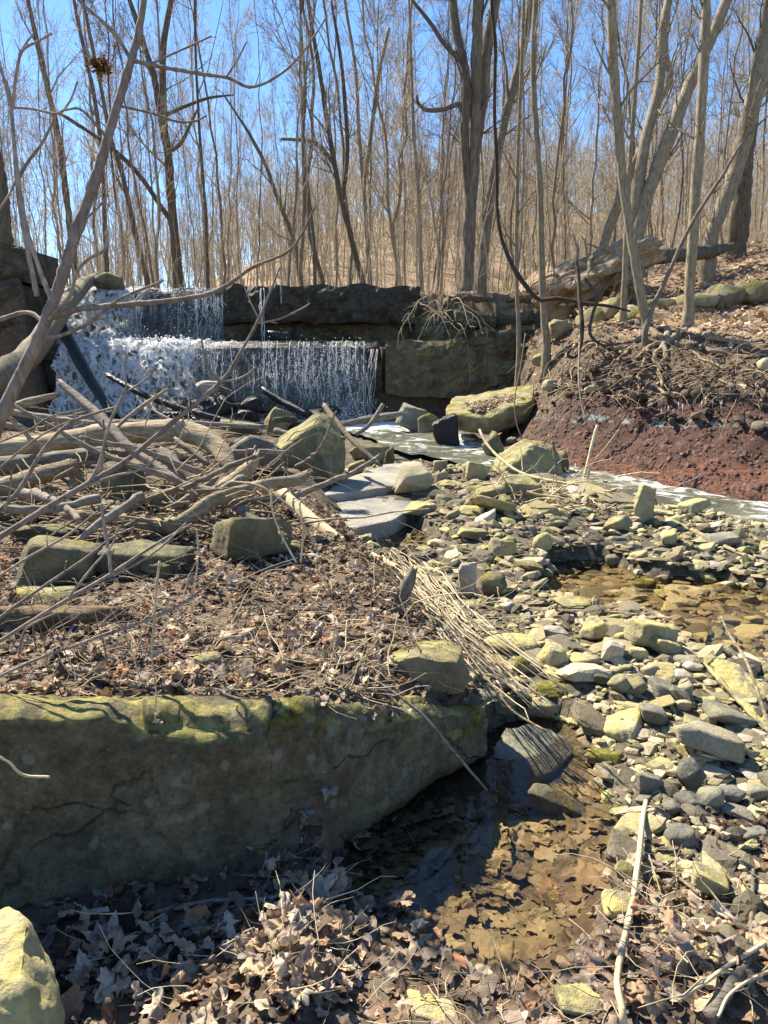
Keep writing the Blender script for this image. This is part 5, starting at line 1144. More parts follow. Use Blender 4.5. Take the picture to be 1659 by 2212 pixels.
traced_tree('straight pale tree with flared roots on the bank, third from the right', [(1484,722,29.2),(1488,660,23.2),(1495,540,22.4),(1502,420,23.2),(1512,280,22.4),(1520,140,21.5),(1526,0,20.6),(1530,-220,15.5),(1540,-450,8.6)], 11.5, 'pale', 8, 6, 5, .35, 5, len1=.15,
  roots=[[(1484,715,22,0),(1450,735,15,-.15),(1410,745,9,-.3),(1370,775,5,-.5)],[(1490,715,22,0),(1530,728,15,-.1),(1570,735,9,-.2),(1620,745,5,-.3)],[(1485,720,14,0),(1520,750,9,-.4),(1580,765,6,-.5),(1640,770,4,-.6)]])
traced_tree('thin dark stem leaning right across the bank trees', [(1395,712,12.0),(1412,660,11.2),(1440,600,9.5),(1480,510,8.6),(1520,440,7.7),(1560,380,6.9),(1610,300,5.2),(1680,230,3.4)], 11.0, 'twig', 5, 5, 5, .4, 6, len1=.2, name='leaning_tree')
traced_tree('big trunk leaning right, forking high behind the bank trees', [(1372,545,31.0),(1385,470,30.1),(1410,390,30.1),(1440,310,29.2),(1475,220,28.4),(1510,140,25.8),(1545,60,24.1),(1590,-60,20.6),(1640,-260,15.5)], 17.0, 'pale', 10, 7, 6, .3, 7, len1=.2, forks=[[(1365,520,26,.1),(1375,430,26,.1),(1395,300,22,.2),(1425,180,20,.4),(1432,60,18,.6),(1470,-100,12,.8)]])
traced_tree('crooked tree with a kinked upper trunk behind the pinkish trunk', [(1305,530,20.6),(1325,470,20.6),(1350,400,18.9),(1395,300,17.2),(1425,215,17.2),(1448,170,15.5),(1437,120,13.8),(1440,60,12.9),(1450,-60,10.3),(1460,-300,6.0)], 18.5, 'pale', 9, 6, 6, .35, 8, len1=.2)
traced_tree('stout trunk leaning out at the right edge', [(1535,520,31.0),(1560,450,31.0),(1585,380,32.7),(1610,290,36.1),(1635,190,37.8),(1660,80,37.8),(1700,-80,31.0),(1760,-300,24.1)], 16.5, 'pale', 9, 7, 6, .3, 9, len1=.2)
traced_tree('dark stout trunk standing by the right edge', [(1592,548,39.6),(1598,480,37.8),(1605,400,36.1),(1612,320,32.7),(1625,230,31.0),(1640,120,25.8),(1660,0,20.6),(1690,-200,12.0)], 19.0, 'brown', 9, 7, 6, .3, 10, len1=.22)
traced_tree('shaggy vine-hung tree rising in the middle behind the ledge', [(1008,640,27.5),(1012,560,26.7),(1018,430,25.8),(1025,300,25.8),(1028,150,24.9),(1034,0,24.1),(1040,-200,24.1),(1050,-450,15.5)], 18.2, 'shag', 12, 7, 6, .3, 11, len1=.2, forks=[[(1017,450,14,0),(1010,390,17,-.05),(1003,300,17,-.1),(1008,180,18,-.1),(985,60,16,.2),(975,-60,12,.4)],[(1024,360,16,0),(1032,300,19,.1),(1045,200,19,.3),(1050,120,22,.3),(1070,0,20,.4),(1090,-160,14,.6)],[(1000,240,12,0),(990,225,11,.1),(960,235,10,.2),(925,238,9,.3),(905,225,7,.3),(900,205,5,.3)],[(1005,140,11,.0),(960,95,9,.1),(930,50,8,.2),(890,0,6,.3)]])
traced_tree('brown trunk leaning right behind the shaggy tree', [(1040,600,22.4),(1052,480,20.6),(1070,360,18.9),(1090,260,18.9),(1112,180,18.9),(1130,100,17.2),(1142,30,15.5),(1150,-120,12.0),(1160,-350,6.9)], 20.5, 'grey', 9, 6, 6, .3, 12, len1=.2)
# hanging vine
def traced_stick(name, label, cat, pts, bark, Yd=None, n=None, sides=7, jit=.05, group=None, sub=(), org=None):
    """pts: (px, py, width, Y)"""
    w3 = []
    for a, b, w_, yy in pts:
        if yy < .5:                       # lies on the ground: yy is how far it stands off
            p = gp(a, b); p = p + (ORG - p)/np.linalg.norm(ORG - p)*yy
        else: p = P(a, b, yy)
        w3.append([*p, w_*depth(p)/FPX/2])
    c = resample(w3, n=n or max(10, len(pts)*6)); rg = np.random.default_rng(int(abs(pts[0][0]*3+pts[0][1])))
    c[1:-1, :3] += rg.normal(0, 1, (len(c)-2, 3))*c[1:-1, 3:4]*jit; rr = c[:, 3]*(1+rg.normal(0, .06, len(c)))
    T = Tubes(); T.batch(c[None, :, :3], rr[None], sides)
    o = tag(ob(name, T.mesh(name, BARK[bark], c[0, :3]), loc=c[0, :3]), label, cat, group)
    for s_ in sub:
        q = resample([[*P(a, b, yy), w_*depth(P(a, b, yy))/FPX/2] for a, b, w_, yy in s_], n=max(8, len(s_)*5)); T = Tubes(); T.batch(q[None, :, :3], q[None, :, 3], 6)
        ob('side_branch', T.mesh('side_branch', BARK[bark], c[0, :3]), o)
    return o
traced_stick('vine', 'thick dark vine hanging in a long curve before the shaggy tree', 'vine', [(1075,-120,7.2,12.2),(1062,0,7.2,12.2),(1070,100,7.9,12.2),(1068,230,7.9,12.2),(1073,360,7.9,12.2),(1074,450,7.9,12.2),(1082,510,8.6,12.1),(1105,570,9.4,12.0),(1130,610,10.1,11.9),(1165,648,9.4,11.8),(1200,644,8.6,11.7),(1260,655,7.9,11.6),(1320,662,6.5,11.5),(1362,673,3.6,11.5)], 'vine', n=60)
traced_stick('vine', 'dark vine looping down from the slope into the dirt bank', 'vine', [(1245,560,6,11.6),(1250,600,8,11.5),(1252,650,9,11.3),(1258,700,9,11.1),(1255,740,9,11.0),(1245,770,8,10.9),(1225,768,7,10.9),(1235,752,6,10.9)], 'vine', n=40)
traced_stick('vine', 'thin vine trailing straight down over the red bank', 'vine', [(1262,600,7,11.4),(1290,640,7,11.3),(1280,680,7,11.2),(1275,720,7,11.0),(1300,745,6,10.9),(1340,742,5,10.9)], 'vine', n=36)
traced_stick('vine', 'short dead vine dangling before the red shale', 'vine', [(1252,740,4,10.6),(1250,800,4,10.3),(1253,850,4,10.1),(1260,885,5,10.0),(1266,908,4,9.9)], 'twig', n=24)
traced_stick('vine', 'thin vine hanging over the mossy table-topped boulder', 'vine', [(1135,720,2.5,11.4),(1125,790,2.5,11.3),(1112,860,2.5,11.2),(1115,910,2.5,11.1),(1128,948,2.5,11.0)], 'twig', n=24)
# left and middle trees behind the falls
traced_tree('tall dark forked tree right of the leaning sapling', [(385,612,22.1),(378,520,20.5),(370,430,18.9),(362,330,18.0),(352,270,17.2),(335,180,13.9),(315,110,12.3),(290,30,10.7),(262,-60,8.2),(230,-250,4.9)], 24, 'brown', twigmat='twig', n1=10, n2_=7, n3=8, tmin=.3, seed=20, len1=.2, forks=[[(355,275,15,0),(352,200,14,.1),(352,110,13,.2),(362,40,12,.3),(378,-40,9,.4)],[(372,480,11,0),(350,450,10,.1),(310,390,9,.2),(270,345,9,.3),(215,300,8,.5),(130,245,7,.8)],[(360,330,8,0),(390,310,8,-.2),(415,260,6,-.4),(430,230,4,-.5)],[(356,250,8,0),(400,230,7,.2),(450,212,6,.3),(505,205,3,.5)]])
traced_tree('dark trunk leaning left, second from the left edge', [(165,600,16.4),(155,520,15.6),(140,400,13.9),(125,290,12.3),(105,200,11.5),(80,90,10.7),(60,0,9.0),(30,-150,6.6)], 26, 'brown', twigmat='twig', n1=9, n2_=6, n3=8, tmin=.3, seed=21, len1=.2)
traced_tree('slim brown tree left of the tall forked tree', [(318,606,12.3),(300,540,11.5),(280,450,11.5),(262,370,10.7),(240,300,9.0),(220,200,8.2),(195,80,7.4),(170,-50,5.7)], 25, 'brown', twigmat='twig', n1=9, n2_=6, n3=8, tmin=.3, seed=22, len1=.2)
traced_tree('straight slim trunk behind the sapling crossing', [(232,606,11.5),(226,480,10.7),(222,360,9.8),(205,220,9.0),(180,100,8.2),(160,0,6.6),(150,-150,4.9)], 27, 'grey', twigmat='twigsun', n1=9, n2_=6, n3=8, tmin=.3, seed=23, len1=.2)
traced_tree('old stump-like trunk at the left edge', [(5,590,36.1),(8,520,34.4),(4,450,32.8),(-2,380,27.9),(-14,300,21.3),(-30,150,14.8)], 17.5, 'brown', twigmat='twig', n1=6, n2_=6, n3=8, tmin=.4, seed=24, len1=.2)
traced_tree('slim trunk left of the middle that bends over right', [(650,605,10.7),(635,520,9.8),(600,430,9.0),(575,360,8.2),(545,300,7.4),(510,245,4.9),(480,200,3.3)], 23, 'brown', twigmat='twig', n1=8, n2_=6, n3=8, tmin=.3, seed=25, len1=.25)
traced_tree('straight thin dark pole of a tree in the middle', [(680,610,8.2),(678,520,7.4),(668,430,7.4),(655,300,6.6),(660,200,6.6),(652,80,5.7),(645,-80,4.1)], 21, 'brown', twigmat='twig', n1=8, n2_=5, n3=8, tmin=.3, seed=26, len1=.18)
traced_tree('brown tree with a left-reaching broken limb in the middle', [(785,618,13.1),(770,560,13.1),(755,500,13.1),(735,420,11.5),(722,350,11.5),(705,250,10.7),(690,150,9.8),(672,50,8.2),(655,-80,5.7)], 22, 'brown', twigmat='twig', n1=9, n2_=6, n3=8, tmin=.3, seed=27, len1=.2, forks=[[(725,360,8,0),(700,325,8,0),(675,306,8,-.1),(640,302,7,-.2),(606,300,5,-.2)],[(740,430,9,0),(750,330,9,.2),(745,220,8,.4),(735,120,7,.5),(715,0,5,.6)]])
traced_tree('twin-stemmed brown tree right of the broken-limbed tree', [(800,620,10.7),(793,520,9.8),(785,400,9.8),(775,280,9.0),(768,150,8.2),(745,0,6.6),(730,-160,4.1)], 24, 'grey', twigmat='twigsun', n1=8, n2_=6, n3=8, tmin=.3, seed=28, len1=.2, forks=[[(785,400,9,0),(800,300,8,.2),(815,180,8,.3),(840,60,6,.4)]])
traced_tree('thin straight tree left of the shaggy one', [(912,636,9.0),(908,540,8.2),(905,420,7.4),(895,300,7.4),(890,180,6.6),(885,50,5.7),(880,-100,4.1)], 20.5, 'pale', 8, 6, 6, .3, 29, len1=.18)
# random wood behind: copies of eight kinds, each a tree of its own
KB = []
for k in range(9):
    rg = np.random.default_rng(500+k); Hh = 15; K = 22
    zt_ = np.linspace(0, Hh, K); wig = np.cumsum(rg.normal(0, .085, (K, 2)), 0); lean = rg.normal(0, .05, 2)
    tp = np.stack([wig[:, 0]+lean[0]*zt_, wig[:, 1]+lean[1]*zt_, zt_], -1); tp[:, :2] -= tp[0, :2]
    tr_ = np.linspace(.066, .014, K)*rg.uniform(.7, 1.2)
    bk = ['grey', 'pale', 'brown', 'pale', 'pale', 'pale', 'twig', 'pale', 'grey'][k]
    T = Tubes(); T.batch(tp[None], tr_[None], 7)
    cr = crown(tp, tr_, 600+k, [14, 10, 18, 12, 22, 9, 16, 14, 20][k], 8, 8, [.2, .4, .25, .12, .2, .35, .1, .3, .15][k], [(18, 45), (20, 50), (30, 65), (18, 40), (15, 38), (20, 45), (35, 70), (20, 50), (25, 55)][k], [.3, .25, .26, .3, .32, .28, .22, .28, .26][k], .09, .005)
    KB.append((T.mesh('trunk', BARK[bk]), cr.mesh('crown', BARK['twigsun' if bk in ('pale', 'grey') else 'twig']), {'grey': 'grey', 'pale': 'pale', 'brown': 'brown', 'twig': 'twiggy'}[bk]))
rg = np.random.default_rng(900); bgt = []
tries = 0
while len(bgt) < 210 and tries < 5000:
    tries += 1
    y = 18.5 + 46*rg.uniform()**1.25; a = rg.uniform(-.62, .64); x = a*y
    if y < 22 and (-.45 < a < .05) and rg.uniform() < .7: continue
    if y < 21 and a > .1 and rg.uniform() < .6: continue
    tq = np.linspace(0, 17, 30); sh = ((x+.67*tq > -2.5) & (x+.67*tq < 3.5) & (y-.74*tq > 1.2) & (y-.74*tq < 10.5)).any()
    if sh and rg.uniform() < .75: continue
    if any((x-b[0])**2 + (y-b[1])**2 < (.35+.012*y)**2 for b in bgt): continue
    bgt.append((x, y))
bands = {}
for x, y in bgt:
    k = int(rg.integers(0, 9)); s = rg.uniform(.65, 1.25); th = rg.uniform(.45, 1.1)
    e = empty('tree', (x, y, tz(x, y)-.1), 'tree', 'tree', 'bare trees of the wood behind the falls')
    e.rotation_euler = (rg.normal(0, .035), rg.normal(0, .035), rg.uniform(0, 6.28)); e.scale = (s*th, s*th, s)
    ob('trunk', KB[k][0], e); ob('crown', KB[k][1], e)
    px_ = pix(np.array([x, y, tz(x, y)+1.]))[0]; dist = 'near the brink' if y < 27 else 'midway back' if y < 42 else 'far back'
    bands.setdefault((KB[k][2], 'slim' if s*th < .8 else 'sturdy', dist), []).append((px_, e))
ORD2 = ['first', 'second', 'third', 'fourth', 'fifth', 'sixth', 'seventh', 'eighth', 'ninth', 'tenth', 'eleventh', 'twelfth', 'thirteenth', 'fourteenth', 'fifteenth', 'sixteenth', 'seventeenth', 'eighteenth', 'nineteenth', 'twentieth']
for (cw, sw, dist), lst in bands.items():
    lst.sort(key=lambda t: t[0]); nL = (len(lst)+1)//2
    for i, (_, e) in enumerate(lst):
        side, o_ = ('left', i) if i < nL else ('right', len(lst)-1-i)
        e['label'] = f'{sw} {cw} bare tree {dist}, the {ORD2[min(o_, 19)]} such from the {side} edge'
# far wood on the hill, one mass
rg = np.random.default_rng(4242); T = Tubes(); n = 950
fy = rg.uniform(58, 135, n); fx = rg.uniform(-.62, .66, n)*fy; m = rg.uniform(0, 1, n) < np.where(fx/fy < -.25, .45, 1); fx, fy = fx[m], fy[m]; n = len(fx); fz = terrain(fx, fy)
K = 6; hh = rg.uniform(7, 13, n); lz = np.linspace(0, 1, K)[None]*hh[:, None]
wx = np.cumsum(rg.normal(0, .38, (n, K)), 1); wy = np.cumsum(rg.normal(0, .22, (n, K)), 1)
fp = np.stack([fx[:, None]+wx, fy[:, None]+wy, fz[:, None]+lz-.2], -1); fr_ = np.linspace(1, .25, K)[None]*rg.uniform(.05, .12, (n, 1)); T.batch(fp, fr_, 4, cap=False)
p1, r1 = grow(fp, fr_, rg, 11, .2, (20, 50), .34, 4, .12, .5, .15, rmin=.02); T.batch(p1, r1, 3, cap=False)
p2, r2 = grow(p1, r1, rg, 6, .15, (20, 65), .7, 4, .08, .6, .25, rmin=.012); T.batch(p2, r2, 3, cap=False)
o = ob('far_woodland', T.mesh('far_woodland', BARK['twigsun'])); tag(o, 'hazy mass of bare trees covering the far hillside', kind='stuff')
# undergrowth of thin stems behind the brink
rg = np.random.default_rng(77); T = Tubes(); n = 1500; uy = rg.uniform(18.5, 50, n); ux = rg.uniform(-.58, .62, n)*uy; m = (uy > 20) | (ux > 0); ux, uy = ux[m], uy[m]; n = len(ux); uz = terrain(ux, uy)
K = 6; hh = rg.uniform(1.0, 4.5, n); ln = rg.normal(0, .10, (n, 2)); t = np.linspace(0, 1, K)
up_ = np.stack([ux[:, None] + ln[:, :1]*hh[:, None]*t**1.5 + np.cumsum(rg.normal(0, .02, (n, K)), 1), uy[:, None] + ln[:, 1:]*hh[:, None]*t, uz[:, None] - .05 + hh[:, None]*t], -1)
ur = np.linspace(1, .4, K)[None]*rg.uniform(.006, .018, (n, 1)); T.batch(up_, ur, 4, cap=False)
p1, r1 = grow(up_, ur, rg, 5, .3, (20, 50), .35, 4, .08, .6, .15, rmin=.004); T.batch(p1, r1, 3, cap=False)
tag(ob('undergrowth', T.mesh('undergrowth', BARK['twigsun'])), 'tangle of thin saplings and brush behind the brink', kind='stuff')
# leaf nest
p = P(216, 146, 9.5); Vt, Ft = LT[3]; rg = np.random.default_rng(3); nq = 160
nest = leaf_field('leaf_nest', p[0] + rg.normal(0, .05, nq), p[1] + rg.normal(0, .05, nq), p[2] + rg.normal(0, .045, nq), rg.uniform(.04, .09, nq), 1.2, [(.16,.09,.045), (.11,.06,.03), (.2,.12,.06)], 5, 'x')
nest['kind'] = 'thing'; tag(nest, 'ragged ball-shaped leaf nest caught in the twigs at upper left', 'nest')

# ------------------------------------------------------------------ fallen tree on the slope
Yf = 15.8
e = empty('fallen_tree', P(1380, 600, Yf), 'uprooted tree lying on the slope with its root plate turned left', 'fallen tree'); eo = np.array(e.location)
fc = resample([[*P(a, b, Yf + dy), w_*Yf/FPX/2] for a, b, w_, dy in [(1330,566,46,0),(1400,557,34,.1),(1470,550,30,.3),(1530,545,26,.5),(1584,531,14,.7)]], n=40)
fc[:, 3] *= 1 + .06*np.random.default_rng(1).normal(0, 1, 40); T = Tubes(); T.batch(fc[None, :, :3], fc[None, :, 3], 14); ob('trunk', T.mesh('trunk', BARK['shag'], eo), e)
rg = np.random.default_rng(19); D, Fq = ico(5)
cen = P(1292, 592, Yf+.1); Vr = D*np.array([1.15, .8, .48]); Vr = Vr*(1 + .35*fbm(D*2.2+4, 4)[:, None] + .12*fbm(D*9, 3)[:, None]); ca, sa = math.cos(-.42), math.sin(-.42)
Vr = np.stack([Vr[:, 0]*ca + Vr[:, 2]*sa, Vr[:, 1], -Vr[:, 0]*sa + Vr[:, 2]*ca], -1)
ob('root_plate', mk_mesh('root_plate', Vr, [Fq], BARK['root'], True), e, loc=cen - eo)
for k in range(22):
    a0 = rg.uniform(0, 1); st = cen + np.array([rg.uniform(-.9, .7), rg.uniform(-.6, -.1), rg.uniform(-.25, .3)]); d = np.array([rg.uniform(-1, .3), rg.uniform(-.7, .1), rg.uniform(-.9, .35)]); d /= np.linalg.norm(d); ln = rg.uniform(.5, 1.3)
    pts_ = [st]; 
    for j in range(7): d = d + rg.normal(0, .28, 3) + np.array([0, 0, -.06]); d /= np.linalg.norm(d); pts_.append(pts_[-1] + d*ln/7)
    T = Tubes(); T.batch(np.array(pts_)[None], (np.linspace(1, .2, 8)*rg.uniform(.015, .06))[None], 6); ob('root', T.mesh('root', BARK['root'], eo), e)

# ------------------------------------------------------------------ driftwood
def log(label, pts, bark, name='driftwood_log', rough=.14, sides=16, cat='log', seed=0, group='driftwood of the log jam', step=.035, subs=()):
    """pts: (px, py, width px, Y)"""
    w3 = []
    for a, b, w_, yy in pts:
        if yy < .5: p = gp(max(a, -60), b + w_*.4); p = p + (ORG - p)/np.linalg.norm(ORG - p)*yy; p = P(a, b, p[1])
        else: p = P(a, b, yy)
        w3.append([*p, w_*depth(p)/FPX/2])
    L = sum(np.linalg.norm(np.array(w3[i+1][:3])-np.array(w3[i][:3])) for i in range(len(w3)-1)); c = resample(w3, n=int(np.clip(L/step, 14, 90)))
    rg = np.random.default_rng(seed+int(abs(pts[0][0]))); K = len(c); T = np.gradient(c[:, :3], axis=0); T /= np.linalg.norm(T, axis=1, keepdims=True)
    ref = np.eye(3)[np.argmin(np.abs(T.mean(0)))]; A = np.cross(T, ref); A /= np.linalg.norm(A, axis=1, keepdims=True); Bv = np.cross(T, A)
    th = np.arange(sides)*2*math.pi/sides; s_ = np.linspace(0, L, K)
    pr = np.stack(np.meshgrid(s_*2.2/max(.05, c[:, 3].mean()*6), th, indexing='ij'), -1)
    q = np.stack([pr[..., 0], np.cos(pr[..., 1])*1.3, np.sin(pr[..., 1])*1.3], -1) + rg.uniform(0, 50)
    rr = c[:, 3][:, None]*(1 + rough*1.5*fbm(q, 3) + rough*.6*vn(q*np.array([.6, 4, 4])))
    jag = rg.uniform(-1, 1, sides)*c[:, 3].mean()*1.1
    Vv = c[:, None, :3] + rr[..., None]*(np.cos(th)[None, :, None]*A[:, None] + np.sin(th)[None, :, None]*Bv[:, None])
    Vv[0] += T[0]*jag[:, None]; Vv[-1] += T[-1]*jag[::-1][:, None]
    ii = np.arange(K*sides).reshape(K, sides); a, b = ii[:-1], ii[1:]; qd = np.stack([a, np.roll(a, -1, 1), np.roll(b, -1, 1), b], -1).reshape(-1, 4)
    V2 = np.vstack([Vv.reshape(-1, 3), c[0, :3] + T[0]*jag.min()*.3, c[-1, :3] - T[-1]*.3*abs(jag.min())])
    caps = np.vstack([np.stack([np.roll(ii[0], -1), ii[0], np.full(sides, K*sides)], -1), np.stack([ii[-1], np.roll(ii[-1], -1), np.full(sides, K*sides+1)], -1)])
    o = tag(ob(name, mk_mesh(name, V2 - c[0, :3], [qd, caps], BARK[bark], True), loc=c[0, :3]), label, cat, group)
    for sb in subs:
        q = resample([[*P(a_, b_, yy), w_*depth(P(a_, b_, yy))/FPX/2] for a_, b_, w_, yy in sb], n=14); Tq = Tubes(); Tq.batch(q[None, :, :3], q[None, :, 3], 8); ob('branch_stub', Tq.mesh('branch_stub', BARK[bark], c[0, :3]), o)
    return o
def C(c, pts): return [(*c(a, b), w_, y_) for a, b, w_, y_ in pts]
log('long arched driftwood log drooping at its right end', C(c1, [(-120,850,44,6.3),(100,825,46,6.4),(300,800,44,6.5),(520,765,44,6.6),(740,755,46,6.6),(860,775,44,6.5),(940,830,40,6.35),(985,900,34,6.2),(1015,960,26,6.1)]), 'drift', seed=1)
log('brown log stacked under the arched driftwood', C(c1, [(-120,920,38,5.9),(100,898,38,6.0),(280,872,36,6.1),(450,850,32,6.2)]), 'driftgrey', seed=2)
log('sunlit bare log lowest in the stack at the left edge', C(c1, [(-120,1035,40,5.4),(60,990,40,5.5),(200,945,38,5.6),(340,905,34,5.75)]), 'drift', seed=3)
log('grey pole with a splintered tip crossing the log stack', C(c1, [(258,545,15,6.3),(320,600,18,6.2),(400,665,22,6.05),(470,735,24,5.9),(560,830,22,5.7),(700,925,18,5.5),(800,1005,15,5.35),(825,1030,8,5.3)]), 'driftgrey', seed=4, step=.05)
log('pale curved driftwood with a hooked broken right end', C(c3, [(280,150,22,4.9),(440,160,26,4.85),(600,185,32,4.8),(740,200,38,4.75),(840,150,36,4.75),(930,85,32,4.8),(1060,45,28,4.85),(1200,15,28,4.9),(1290,-5,24,4.95),(1342,-35,14,5.0)]), 'drift', seed=5, subs=[C(c3, [(1290,0,12,4.95),(1325,15,10,4.93),(1345,22,7,4.92)])])
log('pale peeled log with striped shade running down to the stalks', C(c3, [(1205,40,28,5.6),(1300,130,28,5.3),(1400,215,28,5.05),(1500,285,26,4.85),(1620,340,22,4.65),(1720,380,14,4.5)]), 'straw', seed=6, rough=.06)
log('weathered board-like chunk in the jam left of the pointed stub', C(c1, [(685,845,30,5.9),(760,905,28,5.75),(850,985,24,5.6)]), 'driftgrey', seed=7)
log('pointed driftwood stub with a torn upper end', C(c1, [(905,1030,20,5.4),(985,985,30,5.45),(1055,935,32,5.5),(1095,890,24,5.55),(1108,850,10,5.6)]), 'drift', seed=8, rough=.2)
log('dark log slipping down behind the pale curved driftwood', C(c3, [(985,85,22,4.9),(1060,140,24,4.75),(1150,225,24,4.6),(1230,320,22,4.4),(1340,362,16,4.25)]), 'driftgrey', seed=9)
log('rotten orange-brown log crumbling at the left edge', C(c3, [(-140,610,60,.02),(100,600,60,.02),(300,590,54,.02),(440,585,42,.02),(550,572,24,.02)]), 'rotten', 'rotten_log', .22, seed=10)
log('slim horizontal log at the back of the jam', C(c1, [(15,668,14,7.6),(150,690,14,7.5),(300,712,13,7.4),(420,722,10,7.3)]), 'driftgrey', seed=11, step=.06)
log('short pale log end sticking right from the left cliff foot', C(c1, [(60,650,18,9.0),(150,625,16,9.0),(245,600,12,9.0)]), 'drift', seed=12)
log('brown stick leaning on the right of the cube-shaped boulder', C(c1, [(1400,645,11,8.6),(1450,710,12,8.3),(1510,785,12,8.0),(1580,850,11,7.7),(1645,905,8,7.5)]), 'drift', 'driftwood_stick', .1, 10, 'stick', 13, step=.06)
log('forked driftwood lying across the creek above the boulder', C(c1, [(1470,728,12,10.5),(1560,712,15,10.5),(1640,700,18,10.6),(1740,680,10,10.7)]), 'driftgrey', seed=14, step=.08, subs=[C(c1, [(1540,770,9,10.2),(1590,735,10,10.4),(1625,690,10,10.5),(1655,640,9,10.6)])])
log('huge pale fallen trunk leaning from the left edge up onto the falls', C(c1, [(-160,620,56,10.0),(0,512,54,11.2),(120,430,50,12.2),(200,330,48,13.2),(260,240,44,14.2),(320,170,36,15.4),(360,125,30,16.6),(398,100,22,17.2)]), 'pale', 'fallen_log', .05, 18, 'log', 15, step=.12)
log('black wet log slanting down the left of the cascade', C(c1, [(255,290,24,14.6),(310,390,24,14.1),(370,500,24,13.6),(430,600,22,13.1),(500,700,18,12.7)]), 'wet', 'wet_log', .1, 12, 'log', 16, step=.1)
log('black wet branch lying across the white cascade', C(c1, [(465,515,12,13.5),(600,590,15,13.2),(700,630,16,13.1),(800,665,16,13.0),(1010,722,12,12.8)]), 'wet', 'wet_log', .1, 12, 'log', 17, step=.1)
log('black wet plank under the thin water threads', C(c1, [(1135,578,14,14.3),(1220,630,17,14.1),(1330,688,14,13.8)]), 'wet', 'wet_log', .1, 12, 'log', 18, step=.1)
log('low grey branch among the brush behind the arched log', C(c1, [(480,720,14,7.4),(700,722,13,7.5),(900,728,12,7.6),(1150,740,11,7.8)]), 'driftgrey', seed=19, step=.06)
log('short brown chunk behind the board-like chunk', C(c1, [(760,800,14,6.2),(830,845,14,6.1),(900,900,10,6.0)]), 'drift', seed=20)
log('thin dark driftwood under the pointed stub', C(c1, [(740,1090,14,5.2),(840,1030,16,5.25),(930,960,12,5.35)]), 'driftgrey', seed=21)
log('broken grey post standing in the leaves beside the dry stalks', C(c4, [(50,575,22,3.55),(80,500,26,3.55),(110,430,24,3.56),(128,385,14,3.57)]), 'driftgrey', 'broken_post', .2, 12, 'post', 22, None, .02)

rgd = np.random.default_rng(404); sticks = []
for k in range(40):
    px_, py_ = rgd.uniform(-20, 640), rgd.uniform(930, 1180); g = gp(px_, py_); a_ = rgd.normal(.12, .5) + (math.pi if rgd.uniform() < .5 else 0); ln = rgd.uniform(.5, 1.7); up_ = rgd.uniform(.05, .35)
    d = np.array([math.cos(a_), math.sin(a_), rgd.normal(0, .16)]); pts_ = [g + np.array([0, 0, up_])]
    for j in range(5): d = d + rgd.normal(0, .13, 3); d /= np.linalg.norm(d); q_ = pts_[-1] + d*ln/5; q_[2] = max(q_[2], tz(q_[0], q_[1]) + .02); pts_.append(q_)
    c = resample([[*p_, r_] for p_, r_ in zip(pts_, np.linspace(1, .5, 6)*rgd.uniform(.012, .04))], n=22); c[:, :3] += rgd.normal(0, .004, (22, 3)); T = Tubes(); T.batch(c[None, :, :3], (c[:, 3]*(1+rgd.normal(0, .09, 22)))[None], 8)
    bk = rgd.choice(['driftgrey', 'drift', 'twig']); o = ob('driftwood_stick', T.mesh('driftwood_stick', BARK[bk], c[0, :3]), loc=c[0, :3]); sticks.append((pix(c[:, :3].mean(0))[0], o, {'driftgrey': 'grey', 'drift': 'tan', 'twig': 'brown'}[bk], c[0, 3] > .025))
for bk in ('grey', 'tan', 'brown'):
    for fat in (True, False):
        for k, (_, o, _, _) in enumerate(sorted([s for s in sticks if s[2] == bk and s[3] == fat], key=lambda t: t[0])):
            tag(o, f"{'stout' if fat else 'thin'} {bk} stick in the log jam, {ORD2[k]} of its kind from the left", 'stick', 'loose sticks of the log jam')
